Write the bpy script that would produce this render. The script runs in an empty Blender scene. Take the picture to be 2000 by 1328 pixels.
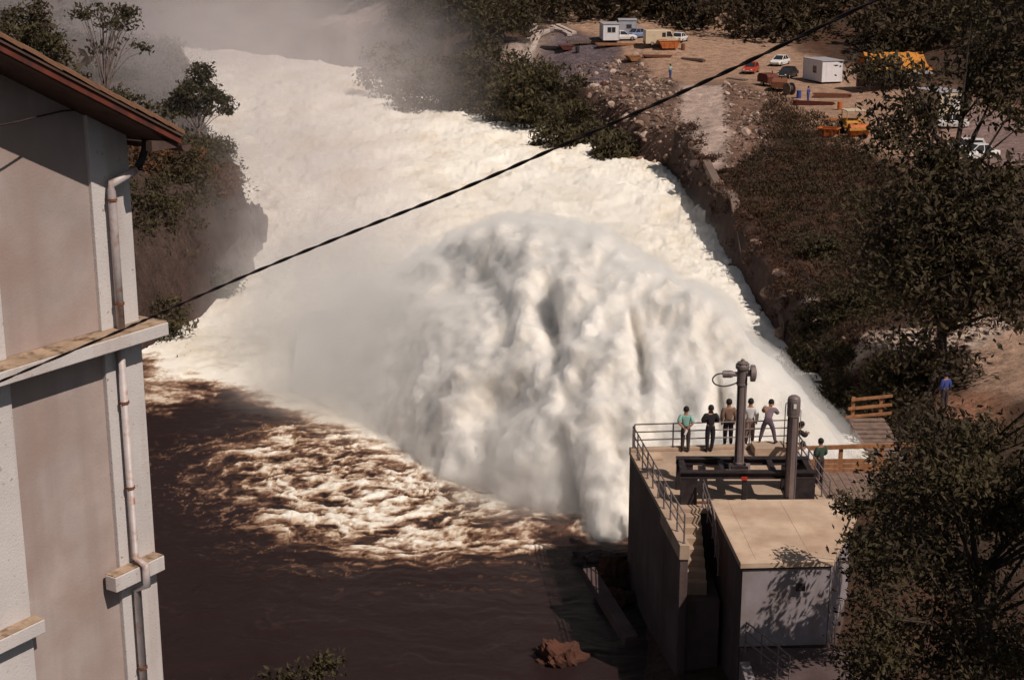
import bpy, math, random
import numpy as np
from mathutils import Vector, Matrix

random.seed(7)
rng = np.random.default_rng(11)
SC = bpy.context.scene
C = SC.collection

# ------------------------------------------------------------------ camera, sky, sun, exposure
FOC = 3000.0                                   # focal length in photograph pixels (2000 wide)
PITCH = math.atan(0.274)
CAM_H = 26.0
cam = bpy.data.cameras.new('camera')
cam.sensor_width = 36.0
cam.lens = 36.0 * FOC / 2000.0
cam.clip_start = 0.1
cam.clip_end = 6000
camo = bpy.data.objects.new('camera', cam)
C.objects.link(camo)
camo.location = (0, 0, CAM_H)
camo.rotation_euler = (math.pi / 2 - PITCH, 0, 0)
SC.camera = camo

SUN_EL = math.radians(50)
SUN_XY = Vector((0.70, -0.714)).normalized()
world = bpy.data.worlds.new('World')
SC.world = world
world.use_nodes = True
wn = world.node_tree
bg = wn.nodes['Background']
sky = wn.nodes.new('ShaderNodeTexSky')
sky.sky_type = 'NISHITA'
sky.sun_disc = False
sky.sun_elevation = SUN_EL
sky.sun_rotation = math.atan2(SUN_XY.x, SUN_XY.y)
sky.air_density = 1.0
sky.dust_density = 1.0
sky.ozone_density = 2.5
hs = wn.nodes.new('ShaderNodeHueSaturation')              # a milky, hazy summer sky
hs.inputs['Saturation'].default_value = 0.45
wn.links.new(sky.outputs['Color'], hs.inputs['Color'])
wn.links.new(hs.outputs['Color'], bg.inputs['Color'])
bg.inputs['Strength'].default_value = 0.05
sl = bpy.data.lights.new('sun', 'SUN')
sl.energy = 5.0
sl.angle = math.radians(0.53)
sl.color = (1.0, 0.885, 0.785)
so = bpy.data.objects.new('sun', sl)
C.objects.link(so)
sdir = Vector((SUN_XY.x * math.cos(SUN_EL), SUN_XY.y * math.cos(SUN_EL), math.sin(SUN_EL)))
so.rotation_euler = sdir.to_track_quat('Z', 'Y').to_euler()
so.location = sdir * 200
SC.view_settings.view_transform = 'Standard'
SC.view_settings.look = 'None'
SC.view_settings.gamma = 1.0
SC.view_settings.exposure = -0.42
SC.render.engine = 'CYCLES'
SC.cycles.use_denoising = True
SC.cycles.max_bounces = 8
SC.cycles.use_adaptive_sampling = True
SC.cycles.adaptive_threshold = 0.03
SC.cycles.diffuse_bounces = 3
SC.cycles.volume_bounces = 6
SC.cycles.transparent_max_bounces = 8
SC.cycles.volume_step_rate = 4.0
SC.cycles.caustics_reflective = False
SC.cycles.caustics_refractive = False

# ------------------------------------------------------------------ helpers
cp, sp = math.cos(PITCH), math.sin(PITCH)

def P(u, v, z):
    """the place in the valley, at height z, that photograph pixel (u, v) looks at"""
    a, b = u - 1000, 664 - v
    dy, dz = FOC * cp + b * sp, -FOC * sp + b * cp
    t = (z - CAM_H) / dz
    return Vector((a * t, dy * t, z))

def D(u, v, d):
    a, b, t = u - 1000, 664 - v, d / FOC
    return Vector((a * t, (FOC * cp + b * sp) * t, CAM_H + (-FOC * sp + b * cp) * t))

_perm = np.random.default_rng(5).permutation(512).astype(np.int64)
_grad = np.random.default_rng(6).normal(size=(512, 3))
_grad /= np.linalg.norm(_grad, axis=1)[:, None]

def perlin(x, y, z):
    x, y, z = (np.asarray(a, float) for a in np.broadcast_arrays(x, y, z))
    xi, yi, zi = np.floor(x).astype(np.int64), np.floor(y).astype(np.int64), np.floor(z).astype(np.int64)
    xf, yf, zf = x - xi, y - yi, z - zi
    def fade(t): return t * t * t * (t * (t * 6 - 15) + 10)
    u, v, w = fade(xf), fade(yf), fade(zf)
    def g(i, j, k):
        h = _perm[(_perm[(_perm[(xi + i) & 511] + yi + j) & 511] + zi + k) & 511]
        gr = _grad[h]
        return gr[..., 0] * (xf - i) + gr[..., 1] * (yf - j) + gr[..., 2] * (zf - k)
    x00 = g(0, 0, 0) * (1 - u) + g(1, 0, 0) * u
    x10 = g(0, 1, 0) * (1 - u) + g(1, 1, 0) * u
    x01 = g(0, 0, 1) * (1 - u) + g(1, 0, 1) * u
    x11 = g(0, 1, 1) * (1 - u) + g(1, 1, 1) * u
    return 1.6 * ((x00 * (1 - v) + x10 * v) * (1 - w) + (x01 * (1 - v) + x11 * v) * w)

def fbm(x, y, z, oct=4, gain=0.5, lac=2.03):
    s, a = 0, 1.0
    for i in range(oct):
        s = s + a * perlin(x * lac ** i + 17.3 * i, y * lac ** i, z * lac ** i - 9.1 * i)
        a *= gain
    return s

def billow(x, y, z, oct=4, gain=0.5, lac=2.1):
    s, a, n = 0, 1.0, 0
    for i in range(oct):
        s = s + a * np.abs(perlin(x * lac ** i + 31.7 * i, y * lac ** i, z * lac ** i + 5.3 * i))
        n += a
        a *= gain
    return s / n

def smooth(a, b, x):
    t = np.clip((np.asarray(x, float) - a) / (b - a), 0, 1)
    return t * t * (3 - 2 * t)

def poly_sd(px, py, poly):
    """signed distance, positive inside"""
    px, py = np.asarray(px, float), np.asarray(py, float)
    d = np.full(px.shape, 1e18)
    ins = np.zeros(px.shape, bool)
    n = len(poly)
    for i in range(n):
        ax, ay = poly[i]
        bx, by = poly[(i + 1) % n]
        ex, ey = bx - ax, by - ay
        t = np.clip(((px - ax) * ex + (py - ay) * ey) / (ex * ex + ey * ey + 1e-12), 0, 1)
        d = np.minimum(d, (px - ax - t * ex) ** 2 + (py - ay - t * ey) ** 2)
        c = ((ay > py) != (by > py)) & (px < (bx - ax) * (py - ay) / (by - ay + 1e-12) + ax)
        ins ^= c
    return np.where(ins, 1, -1) * np.sqrt(d)

def line_d(px, py, pts):
    d = np.full(np.shape(px), 1e18)
    for (ax, ay), (bx, by) in zip(pts[:-1], pts[1:]):
        ex, ey = bx - ax, by - ay
        t = np.clip(((px - ax) * ex + (py - ay) * ey) / (ex * ex + ey * ey + 1e-12), 0, 1)
        d = np.minimum(d, (px - ax - t * ex) ** 2 + (py - ay - t * ey) ** 2)
    return np.sqrt(d)

MATS = {}
def mat(name, col, rough=0.85, var=0.18, scale=3.0, bump=0.0, bscale=None, metal=0.0, col2=None, stain=None, streak=None, spec=0.3, dist=0.15):
    """procedural paint / stone / cloth: base colour broken up by two noises, optional second colour, stains and run marks"""
    m = bpy.data.materials.new(name)
    m.use_nodes = True
    nt = m.node_tree
    b = nt.nodes['Principled BSDF']
    b.inputs['Roughness'].default_value = rough
    b.inputs['Metallic'].default_value = metal
    b.inputs['Specular IOR Level'].default_value = spec
    tc = nt.nodes.new('ShaderNodeTexCoord')
    n1 = nt.nodes.new('ShaderNodeTexNoise')
    n1.inputs['Scale'].default_value = scale
    n1.inputs['Detail'].default_value = 6
    n1.inputs['Roughness'].default_value = 0.65
    nt.links.new(tc.outputs['Object'], n1.inputs['Vector'])
    mx = nt.nodes.new('ShaderNodeMix')
    mx.data_type = 'RGBA'
    c2 = col2 or tuple(c * (1 - 2 * var) for c in col)
    c1 = col if col2 else tuple(min(1, c * (1 + var)) for c in col)
    mx.inputs[6].default_value = (*c1, 1)
    mx.inputs[7].default_value = (*c2, 1)
    rp = nt.nodes.new('ShaderNodeMapRange')
    rp.inputs[1].default_value = 0.5 - dist - 0.08
    rp.inputs[2].default_value = 0.5 + dist + 0.08
    nt.links.new(n1.outputs['Fac'], rp.inputs[0])
    nt.links.new(rp.outputs[0], mx.inputs[0])
    out = mx.outputs[2]
    for spec_, vertical in ((stain, False), (streak, True)):
        if not spec_: continue
        scol, ssc, lo, hi = spec_
        n2 = nt.nodes.new('ShaderNodeTexNoise')
        n2.inputs['Scale'].default_value = ssc
        n2.inputs['Detail'].default_value = 5
        mp = nt.nodes.new('ShaderNodeMapping')
        if vertical: mp.inputs['Scale'].default_value = (1, 1, 0.08)
        nt.links.new(tc.outputs['Object'], mp.inputs['Vector'])
        nt.links.new(mp.outputs[0], n2.inputs['Vector'])
        r2 = nt.nodes.new('ShaderNodeMapRange')
        r2.inputs[1].default_value = lo
        r2.inputs[2].default_value = hi
        nt.links.new(n2.outputs['Fac'], r2.inputs[0])
        m2 = nt.nodes.new('ShaderNodeMix')
        m2.data_type = 'RGBA'
        nt.links.new(out, m2.inputs[6])
        m2.inputs[7].default_value = (*scol, 1)
        nt.links.new(r2.outputs[0], m2.inputs[0])
        out = m2.outputs[2]
    nt.links.new(out, b.inputs['Base Color'])
    if bump:
        n3 = nt.nodes.new('ShaderNodeTexNoise')
        n3.inputs['Scale'].default_value = bscale or scale * 6
        n3.inputs['Detail'].default_value = 6
        nt.links.new(tc.outputs['Object'], n3.inputs['Vector'])
        bp = nt.nodes.new('ShaderNodeBump')
        bp.inputs['Strength'].default_value = 0.8
        bp.inputs['Distance'].default_value = bump
        nt.links.new(n3.outputs['Fac'], bp.inputs['Height'])
        nt.links.new(bp.outputs[0], b.inputs['Normal'])
    MATS[name] = m
    return m

class MB:
    """collects faces; build() links them as ONE mesh object"""
    def __init__(self):
        self.v, self.f = [], []
    def add(self, vs, fs):
        o = len(self.v)
        self.v += [tuple(p) for p in vs]
        self.f += [tuple(i + o for i in q) for q in fs]
        return self
    def prism(self, poly, h):
        """poly: list of 3-D points (a flat face), h: extrusion vector"""
        n = len(poly)
        h = Vector(h)
        vs = [Vector(p) for p in poly] + [Vector(p) + h for p in poly]
        fs = [tuple(range(n - 1, -1, -1)), tuple(range(n, 2 * n))] + [(i, (i + 1) % n, n + (i + 1) % n, n + i) for i in range(n)]
        return self.add(vs, fs)
    def box(self, x0, x1, y0, y1, z0, z1, M=None):
        vs = [Vector((x, y, z)) for z in (z0, z1) for y in (y0, y1) for x in (x0, x1)]
        if M is not None: vs = [M @ p for p in vs]
        return self.add(vs, [(0, 2, 3, 1), (4, 5, 7, 6), (0, 1, 5, 4), (2, 6, 7, 3), (0, 4, 6, 2), (1, 3, 7, 5)])
    def bar(self, a, b, w, h=None, up=(0, 0, 1)):
        """rectangular bar from a to b"""
        a, b = Vector(a), Vector(b)
        h = h or w
        d = (b - a).normalized()
        up = Vector(up)
        if abs(d.dot(up)) > 0.95: up = Vector((0, 1, 0))
        s = d.cross(up).normalized()
        t = s.cross(d).normalized()
        q = [s * i * w / 2 + t * j * h / 2 for i, j in ((-1, -1), (1, -1), (1, 1), (-1, 1))]
        return self.prism([a + k for k in q], b - a)
    def tube(self, pts, rad, n=8, cap=True):
        pts = [Vector(p) for p in pts]
        rads = rad if hasattr(rad, '__len__') else [rad] * len(pts)
        rings = []
        prev = None
        for i, p in enumerate(pts):
            d = (pts[min(i + 1, len(pts) - 1)] - pts[max(i - 1, 0)])
            d = d.normalized() if d.length > 1e-9 else Vector((0, 0, 1))
            if prev is None:
                s = d.cross(Vector((0, 0, 1)) if abs(d.z) < 0.9 else Vector((1, 0, 0))).normalized()
            else:
                s = (prev - d * prev.dot(d)).normalized()
            prev = s
            t = d.cross(s)
            rings.append([p + (s * math.cos(k * 2 * math.pi / n) + t * math.sin(k * 2 * math.pi / n)) * rads[i] for k in range(n)])
        fs = []
        for i in range(len(rings) - 1):
            for k in range(n):
                fs.append((i * n + k, i * n + (k + 1) % n, (i + 1) * n + (k + 1) % n, (i + 1) * n + k))
        if cap:
            fs.append(tuple(range(n - 1, -1, -1)))
            fs.append(tuple((len(rings) - 1) * n + k for k in range(n)))
        return self.add([p for r in rings for p in r], fs)
    def ell(self, c, r, n=10, m=7, M=None):
        vs, fs = [], []
        for i in range(m + 1):
            th = math.pi * i / m
            for k in range(n):
                ph = 2 * math.pi * k / n
                p = Vector((r[0] * math.sin(th) * math.cos(ph), r[1] * math.sin(th) * math.sin(ph), r[2] * math.cos(th)))
                if M is not None: p = M @ p
                vs.append(Vector(c) + p)
        for i in range(m):
            for k in range(n):
                fs.append((i * n + k, (i + 1) * n + k, (i + 1) * n + (k + 1) % n, i * n + (k + 1) % n))
        return self.add(vs, fs)
    def build(self, name, m, parent=None, world=False, sm=False, bevel=0):
        me = bpy.data.meshes.new(name)
        off = Vector((0, 0, 0))
        if world and parent is not None:
            off = Vector(parent.location)
            if parent.parent is not None: off = off + Vector(parent.parent.location)
        me.from_pydata([tuple(Vector(p) - off) for p in self.v], [], self.f)
        me.update()
        if sm: me.polygons.foreach_set('use_smooth', [True] * len(me.polygons))
        return link(name, me, m, parent, bevel)

def link(name, me, m, parent=None, bevel=0):
    o = bpy.data.objects.new(name, me)
    C.objects.link(o)
    if m is not None:
        me.materials.append(MATS[m] if isinstance(m, str) else m)
    if parent is not None: o.parent = parent
    if bevel:
        b = o.modifiers.new('bevel', 'BEVEL')
        b.width = bevel
        b.segments = 2
        b.limit_method = 'ANGLE'
    return o

def mesh_np(name, verts, quads, smooth_=True):
    me = bpy.data.meshes.new(name)
    verts = np.ascontiguousarray(verts, dtype=np.float32)
    quads = np.ascontiguousarray(quads, dtype=np.int32)
    k = quads.shape[1]
    me.vertices.add(len(verts))
    me.vertices.foreach_set('co', verts.ravel())
    me.loops.add(quads.size)
    me.loops.foreach_set('vertex_index', quads.ravel())
    me.polygons.add(len(quads))
    me.polygons.foreach_set('loop_start', np.arange(0, quads.size, k, dtype=np.int32))
    me.polygons.foreach_set('use_smooth', np.full(len(quads), smooth_))
    me.update(calc_edges=True)
    return me

def grid_quads(nr, nc):
    i = np.arange(nr * nc).reshape(nr, nc)
    return np.stack([i[:-1, :-1], i[:-1, 1:], i[1:, 1:], i[1:, :-1]], -1).reshape(-1, 4)

def tag(o, label=None, cat=None, group=None, kind=None):
    if label: o['label'] = label
    if cat: o['category'] = cat
    if group: o['group'] = group
    if kind: o['kind'] = kind
    return o

def thing(name, label, cat, loc=(0, 0, 0), rotz=0.0, group=None):
    o = bpy.data.objects.new(name, None)
    C.objects.link(o)
    o.location = loc
    o.rotation_euler = (0, 0, rotz)
    return tag(o, label, cat, group)

# ------------------------------------------------------------------ plain materials
mat('wall_plaster', (0.43, 0.350, 0.325), 0.95, 0.12, 0.7, 0.004, 30, stain=((0.335, 0.240, 0.205), 1.1, 0.42, 0.72), streak=((0.32, 0.245, 0.225), 2.6, 0.48, 0.80))
mat('wall_trim', (0.60, 0.555, 0.54), 0.9, 0.07, 1.2, 0.008, 40, stain=((0.30, 0.19, 0.13), 13, 0.66, 0.74), streak=((0.44, 0.36, 0.33), 2.6, 0.50, 0.75))
mat('ledge_top', (0.42, 0.30, 0.21), 0.95, 0.2, 3, 0.02, 20, stain=((0.10, 0.055, 0.03), 5, 0.5, 0.68))
mat('zinc', (0.50, 0.44, 0.43), 0.55, 0.12, 4, stain=((0.30, 0.13, 0.07), 6, 0.55, 0.75), streak=((0.34, 0.17, 0.10), 5, 0.55, 0.75), metal=0.1)
mat('rust', (0.22, 0.085, 0.045), 0.9, 0.3, 9, 0.004)
mat('verge_red', (0.15, 0.038, 0.024), 0.75, 0.25, 3, streak=((0.06, 0.025, 0.02), 5, 0.5, 0.7))
mat('tile', (0.17, 0.085, 0.05), 0.95, 0.35, 3, 0.01, 30, stain=((0.08, 0.075, 0.03), 4, 0.48, 0.62))
mat('soffit', (0.10, 0.062, 0.05), 0.95, 0.2, 4)
mat('black_iron', (0.035, 0.026, 0.026), 0.6, 0.3, 6)
mat('cable', (0.048, 0.033, 0.032), 0.7, 0.3, 8)
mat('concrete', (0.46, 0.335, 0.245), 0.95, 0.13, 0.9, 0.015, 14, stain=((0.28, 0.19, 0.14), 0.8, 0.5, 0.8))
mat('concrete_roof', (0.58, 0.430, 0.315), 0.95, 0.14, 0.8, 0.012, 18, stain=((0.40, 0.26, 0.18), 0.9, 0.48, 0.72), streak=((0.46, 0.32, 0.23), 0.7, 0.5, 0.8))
mat('wall_dark', (0.058, 0.034, 0.029), 0.9, 0.3, 0.5, 0.06, 4, stain=((0.13, 0.06, 0.035), 0.5, 0.5, 0.7))  # very dark brown base with rusty patches
mat('concrete_shaded', (0.118, 0.080, 0.076), 0.95, 0.22, 0.5, 0.02, 9, streak=((0.07, 0.045, 0.04), 1.6, 0.45, 0.75))  # shade of the side walls put into the base colour; streaks are run marks
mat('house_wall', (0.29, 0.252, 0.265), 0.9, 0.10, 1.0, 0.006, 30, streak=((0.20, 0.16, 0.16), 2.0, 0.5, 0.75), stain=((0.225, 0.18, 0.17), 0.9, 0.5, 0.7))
mat('bank_wall', (0.20, 0.145, 0.12), 0.95, 0.18, 0.4, 0.03, 5, streak=((0.16, 0.10, 0.08), 1.2, 0.45, 0.7))
mat('steel_dark', (0.045, 0.034, 0.036), 0.55, 0.3, 3, metal=0.2)
mat('steel_grey', (0.24, 0.19, 0.185), 0.45, 0.12, 4, metal=0.35, streak=((0.14, 0.10, 0.10), 6, 0.5, 0.8))
mat('rail_paint', (0.22, 0.17, 0.165), 0.55, 0.2, 6, metal=0.2)
mat('wood_orange', (0.36, 0.165, 0.075), 0.85, 0.22, 2.5, 0.01, 30, streak=((0.22, 0.09, 0.045), 6, 0.5, 0.75))
mat('wood_grey', (0.22, 0.15, 0.12), 0.9, 0.25, 3, 0.01, 20)
mat('red_paint', (0.42, 0.035, 0.02), 0.5, 0.15, 8)
mat('orange_paint', (0.50, 0.14, 0.035), 0.65, 0.2, 2.5, stain=((0.20, 0.07, 0.04), 2.5, 0.55, 0.7))
mat('yellow_paint', (0.52, 0.25, 0.05), 0.6, 0.15, 2, stain=((0.22, 0.10, 0.05), 2.5, 0.58, 0.7))
mat('tarp_yellow', (0.50, 0.195, 0.028), 0.7, 0.15, 1.2, 0.03, 2)
mat('cabin_white', (0.72, 0.70, 0.72), 0.6, 0.05, 1.5, streak=((0.52, 0.45, 0.42), 2.5, 0.58, 0.8))
mat('cabin_beige', (0.58, 0.49, 0.36), 0.6, 0.08, 1.5, streak=((0.38, 0.28, 0.2), 2.5, 0.58, 0.8))
mat('cabin_grey', (0.36, 0.35, 0.38), 0.6, 0.08, 1.5)
mat('car_white', (0.74, 0.72, 0.70), 0.35, 0.04, 1.5, spec=0.5)
mat('car_blue', (0.20, 0.25, 0.40), 0.35, 0.08, 1.5, spec=0.5)
mat('car_dark', (0.022, 0.020, 0.024), 0.3, 0.2, 1.5, spec=0.5)
mat('car_red', (0.45, 0.045, 0.02), 0.35, 0.08, 1.5, spec=0.5)
mat('van_beige', (0.62, 0.50, 0.35), 0.45, 0.06, 1.2, spec=0.5, stain=((0.42, 0.31, 0.2), 1.5, 0.58, 0.75))
mat('glass_dark', (0.03, 0.03, 0.035), 0.12, 0.2, 2, spec=0.6)
mat('tyre', (0.02, 0.018, 0.018), 0.9, 0.3, 6)
mat('rim', (0.40, 0.38, 0.36), 0.4, 0.1, 6, metal=0.5)
mat('lamp_glass', (0.75, 0.72, 0.66), 0.2, 0.05, 6, spec=0.6)
mat('number_plate', (0.7, 0.66, 0.5), 0.5, 0.05, 6)
mat('skin', (0.36, 0.19, 0.12), 0.7, 0.08, 8)
mat('hair', (0.018, 0.012, 0.011), 0.7, 0.3, 20)
mat('shoe', (0.03, 0.022, 0.02), 0.6, 0.2, 10)
mat('cloth_aqua', (0.26, 0.47, 0.41), 0.95, 0.1, 6)
mat('cloth_black', (0.022, 0.019, 0.022), 0.95, 0.2, 6)
mat('cloth_brown', (0.20, 0.125, 0.09), 0.95, 0.12, 6)
mat('cloth_white', (0.70, 0.68, 0.68), 0.95, 0.06, 6)
mat('cloth_mauve', (0.21, 0.15, 0.175), 0.95, 0.15, 9)
mat('cloth_slate', (0.11, 0.085, 0.11), 0.95, 0.15, 9)
mat('cloth_dusk', (0.055, 0.040, 0.042), 0.95, 0.15, 6)
mat('cloth_tan', (0.32, 0.22, 0.17), 0.95, 0.12, 6)
mat('cloth_green', (0.045, 0.07, 0.05), 0.95, 0.15, 6)
mat('cloth_blue', (0.05, 0.07, 0.24), 0.95, 0.15, 6)
mat('cloth_pink', (0.55, 0.20, 0.25), 0.95, 0.15, 6)
mat('bark', (0.055, 0.038, 0.030), 0.95, 0.3, 3, 0.03, 12)
mat('bark_pale', (0.16, 0.12, 0.11), 0.95, 0.25, 3, 0.03, 12)
mat('rock', (0.27, 0.175, 0.13), 0.95, 0.3, 0.9, 0.06, 6, stain=((0.12, 0.075, 0.06), 1.2, 0.5, 0.7))
mat('rock_pale', (0.46, 0.34, 0.28), 0.95, 0.2, 0.9, 0.05, 6, stain=((0.26, 0.17, 0.13), 1.2, 0.5, 0.72))
mat('rock_orange', (0.095, 0.038, 0.024), 0.95, 0.25, 0.9, 0.06, 6, stain=((0.045, 0.024, 0.019), 0.9, 0.48, 0.66))
mat('rock_dark', (0.085, 0.058, 0.052), 0.95, 0.3, 0.8, 0.06, 6)
mat('slab_pale', (0.52, 0.43, 0.38), 0.95, 0.2, 0.8, 0.05, 4, stain=((0.3, 0.22, 0.18), 1.5, 0.5, 0.7))

def leaf_mat(name, c1, c2, scale=0.5, trans=0.25):
    m = bpy.data.materials.new(name)
    m.use_nodes = True
    nt = m.node_tree
    b = nt.nodes['Principled BSDF']
    b.inputs['Roughness'].default_value = 0.7
    b.inputs['Specular IOR Level'].default_value = 0.25
    g = nt.nodes.new('ShaderNodeNewGeometry')
    tc = nt.nodes.new('ShaderNodeTexCoord')
    n1 = nt.nodes.new('ShaderNodeTexNoise')
    n1.inputs['Scale'].default_value = scale
    n1.inputs['Detail'].default_value = 3
    nt.links.new(tc.outputs['Object'], n1.inputs['Vector'])
    ad = nt.nodes.new('ShaderNodeMath')
    ad.operation = 'MULTIPLY_ADD'
    nt.links.new(g.outputs['Random Per Island'], ad.inputs[0])
    ad.inputs[1].default_value = 0.7
    sb = nt.nodes.new('ShaderNodeMapRange')
    sb.inputs[1].default_value = 0.3
    sb.inputs[2].default_value = 0.7
    sb.inputs[3].default_value = -0.25
    sb.inputs[4].default_value = 0.55
    nt.links.new(n1.outputs['Fac'], sb.inputs[0])
    nt.links.new(sb.outputs[0], ad.inputs[2])
    mx = nt.nodes.new('ShaderNodeMix')
    mx.data_type = 'RGBA'
    mx.inputs[6].default_value = (*c1, 1)
    mx.inputs[7].default_value = (*c2, 1)
    nt.links.new(ad.outputs[0], mx.inputs[0])
    nt.links.new(mx.outputs[2], b.inputs['Base Color'])
    tr = nt.nodes.new('ShaderNodeBsdfTranslucent')
    nt.links.new(mx.outputs[2], tr.inputs['Color'])
    ms = nt.nodes.new('ShaderNodeMixShader')
    ms.inputs[0].default_value = trans
    nt.links.new(b.outputs[0], ms.inputs[1])
    nt.links.new(tr.outputs[0], ms.inputs[2])
    nt.links.new(ms.outputs[0], nt.nodes['Material Output'].inputs['Surface'])
    MATS[name] = m
leaf_mat('leaf_near', (0.040, 0.026, 0.021), (0.082, 0.064, 0.028))
leaf_mat('leaf_scrub', (0.034, 0.024, 0.015), (0.078, 0.058, 0.026))
leaf_mat('leaf_rusty', (0.045, 0.024, 0.016), (0.100, 0.048, 0.028))
leaf_mat('leaf_bush', (0.046, 0.033, 0.021), (0.098, 0.080, 0.036))
leaf_mat('leaf_olive', (0.075, 0.062, 0.030), (0.16, 0.135, 0.06))
leaf_mat('leaf_mist', (0.034, 0.027, 0.016), (0.080, 0.068, 0.032))
leaf_mat('leaf_rust', (0.075, 0.035, 0.018), (0.20, 0.095, 0.045))
leaf_mat('leaf_forest', (0.036, 0.024, 0.019), (0.088, 0.064, 0.032), 0.12)
leaf_mat('grass', (0.030, 0.020, 0.011), (0.100, 0.050, 0.026), 0.25)

# ------------------------------------------------------------------ the valley floor and its banks
LEFT = [(-34, 20), (-30, 60), (-26, 80), (-23.2, 90), (-20.6, 102), (-20.3, 124), (-29.5, 158), (-43, 209), (-60, 292), (-97, 330), (-160, 352), (-320, 380)]
RIGHT = [(-320, 400), (-160, 372), (-100, 350), (-54, 314), (-27.6, 279), (0, 210), (8.2, 189), (16.6, 165), (17.3, 140), (17.0, 104), (17.2, 88), (17.4, 74), (16.6, 63.6), (13, 61.5), (6, 60), (4.2, 57), (3.0, 48), (2.6, 20)]
RIVER = LEFT + RIGHT

_land = [(6, 50, .5), (4.6, 58, .8), (9, 45, 1.5), (14, 45, 2.5), (20, 40, 4), (30, 45, 6), (14, 57, 3.4), (18.5, 62, 4), (20, 57, 4.2), (24, 71, 4.2), (27, 82, 4.2), (22, 66, 4.2), (35, 80, 5.5), (45, 90, 8),
         (18.4, 66, 2.6), (19.5, 75, 2.0), (20, 90, 2.2), (19.5, 100, 2.6), (18.4, 112, 2.6), (18.6, 140, 2.6), (60, 130, 9), (60, 170, 8), (75, 210, 14), (100, 170, 30), (64, 240, 11),
         (0, 262, 9.5), (30, 250, 9), (50, 236, 8.5), (60, 219, 8), (0, 300, 26), (40, 300, 34), (90, 300, 50), (-40, 340, 16), (0, 450, 90), (100, 450, 120), (-100, 480, 70), (200, 300, 100), (0, 800, 200),
         (-300, 800, 180), (300, 800, 220), (-25, 300, 10), (-50, 332, 6), (-22.5, 105, 7), (-22.6, 125, 7.2), (-31, 150, 4), (-30, 110, 9.5), (-40, 130, 11), (-33, 95, 8), (-52, 172, 4), (-72, 230, 2.5), (-90, 300, 3.5),
         (-140, 330, 12), (-80, 150, 25), (-120, 250, 35), (-150, 420, 50), (-33, 80, 5), (-42, 60, 6), (-60, 100, 15), (-100, 60, 30), (-60, 20, 8), (40, 20, 8), (100, 60, 25)]
for u, v, z in [(1500, 300, 5), (1650, 400, 4.6), (1605, 560, 3.4), (1740, 340, 5), (1750, 520, 4.4), (1650, 640, 3.4), (1420, 250, 5), (1420, 165, 6), (1330, 165, 6), (1300, 250, 3), (1370, 310, 3.2), (1200, 190, 3), (1130, 105, 6.6),
                (1040, 150, 3.4), (1000, 85, 8), (1180, 78, 8.4), (1290, 86, 8.2), (1310, 153, 6), (1465, 142, 6), (1525, 130, 6.2), (1610, 158, 6), (1668, 262, 5), (1870, 308, 5), (1950, 270, 5), (1740, 160, 6.2), (1560, 230, 5.2),
                (920, 60, 9), (880, 120, 5), (800, 60, 10), (700, 60, 14), (760, 130, 4)]:
    p = P(u, v, z)
    _land.append((p.x, p.y, z))
_land = np.array(_land, float)
_n = len(_land)
_K = np.linalg.norm(_land[:, None, :2] - _land[None, :, :2], axis=-1) + np.eye(_n) * -0.6
_A = np.zeros((_n + 3, _n + 3))
_A[:_n, :_n] = _K
_A[:_n, _n] = 1
_A[:_n, _n + 1:] = _land[:, :2]
_A[_n:, :_n] = _A[:_n, _n:].T
_w = np.linalg.solve(_A, np.concatenate([_land[:, 2], np.zeros(3)]))

def px_poly(pts, z):
    return [tuple(P(u, v, z)[:2]) for u, v in pts]
LOT = px_poly([(915, 62), (1000, 50), (1120, 68), (1180, 55), (1330, 62), (1500, 98), (1700, 145), (1860, 190), (2050, 235), (2050, 325), (1900, 318), (1800, 300), (1700, 272), (1640, 255), (1570, 225), (1500, 175), (1430, 152), (1320, 168), (1250, 130), (1130, 96), (1000, 84)], 6.2)
ROAD = px_poly([(1850, 190), (2100, 245), (2100, 330), (1920, 320), (1880, 290), (1850, 230)], 5.5)
RUBBLE = px_poly([(1120, 118), (1250, 112), (1330, 168), (1335, 250), (1350, 330), (1250, 275), (1150, 200)], 4.5)
GRAVEL = px_poly([(1098, 93), (1215, 100), (1195, 150), (1125, 185), (1025, 142)], 5)
SLAB = px_poly([(985, 82), (1060, 82), (1098, 93), (1030, 140), (985, 120)], 6)
RAMP = px_poly([(1328, 160), (1418, 160), (1425, 250), (1416, 325), (1378, 345), (1340, 320), (1322, 250)], 4.8)
RED = px_poly([(1416, 160), (1510, 185), (1500, 300), (1420, 335)], 5)
SAND = px_poly([(1880, 630), (2100, 620), (2100, 800), (1900, 770), (1850, 700)], 4.2)
CHALK = px_poly([(1580, 650), (1660, 690), (1780, 640), (1900, 610), (1990, 625), (1900, 680), (1760, 690), (1650, 740), (1610, 720)], 3.8)
CLAY = px_poly([(1830, 760), (1960, 770), (1950, 850), (1830, 850)], 4.2)
PALE = px_poly([(625, 20), (735, 10), (735, 80), (650, 95)], 9)

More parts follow.
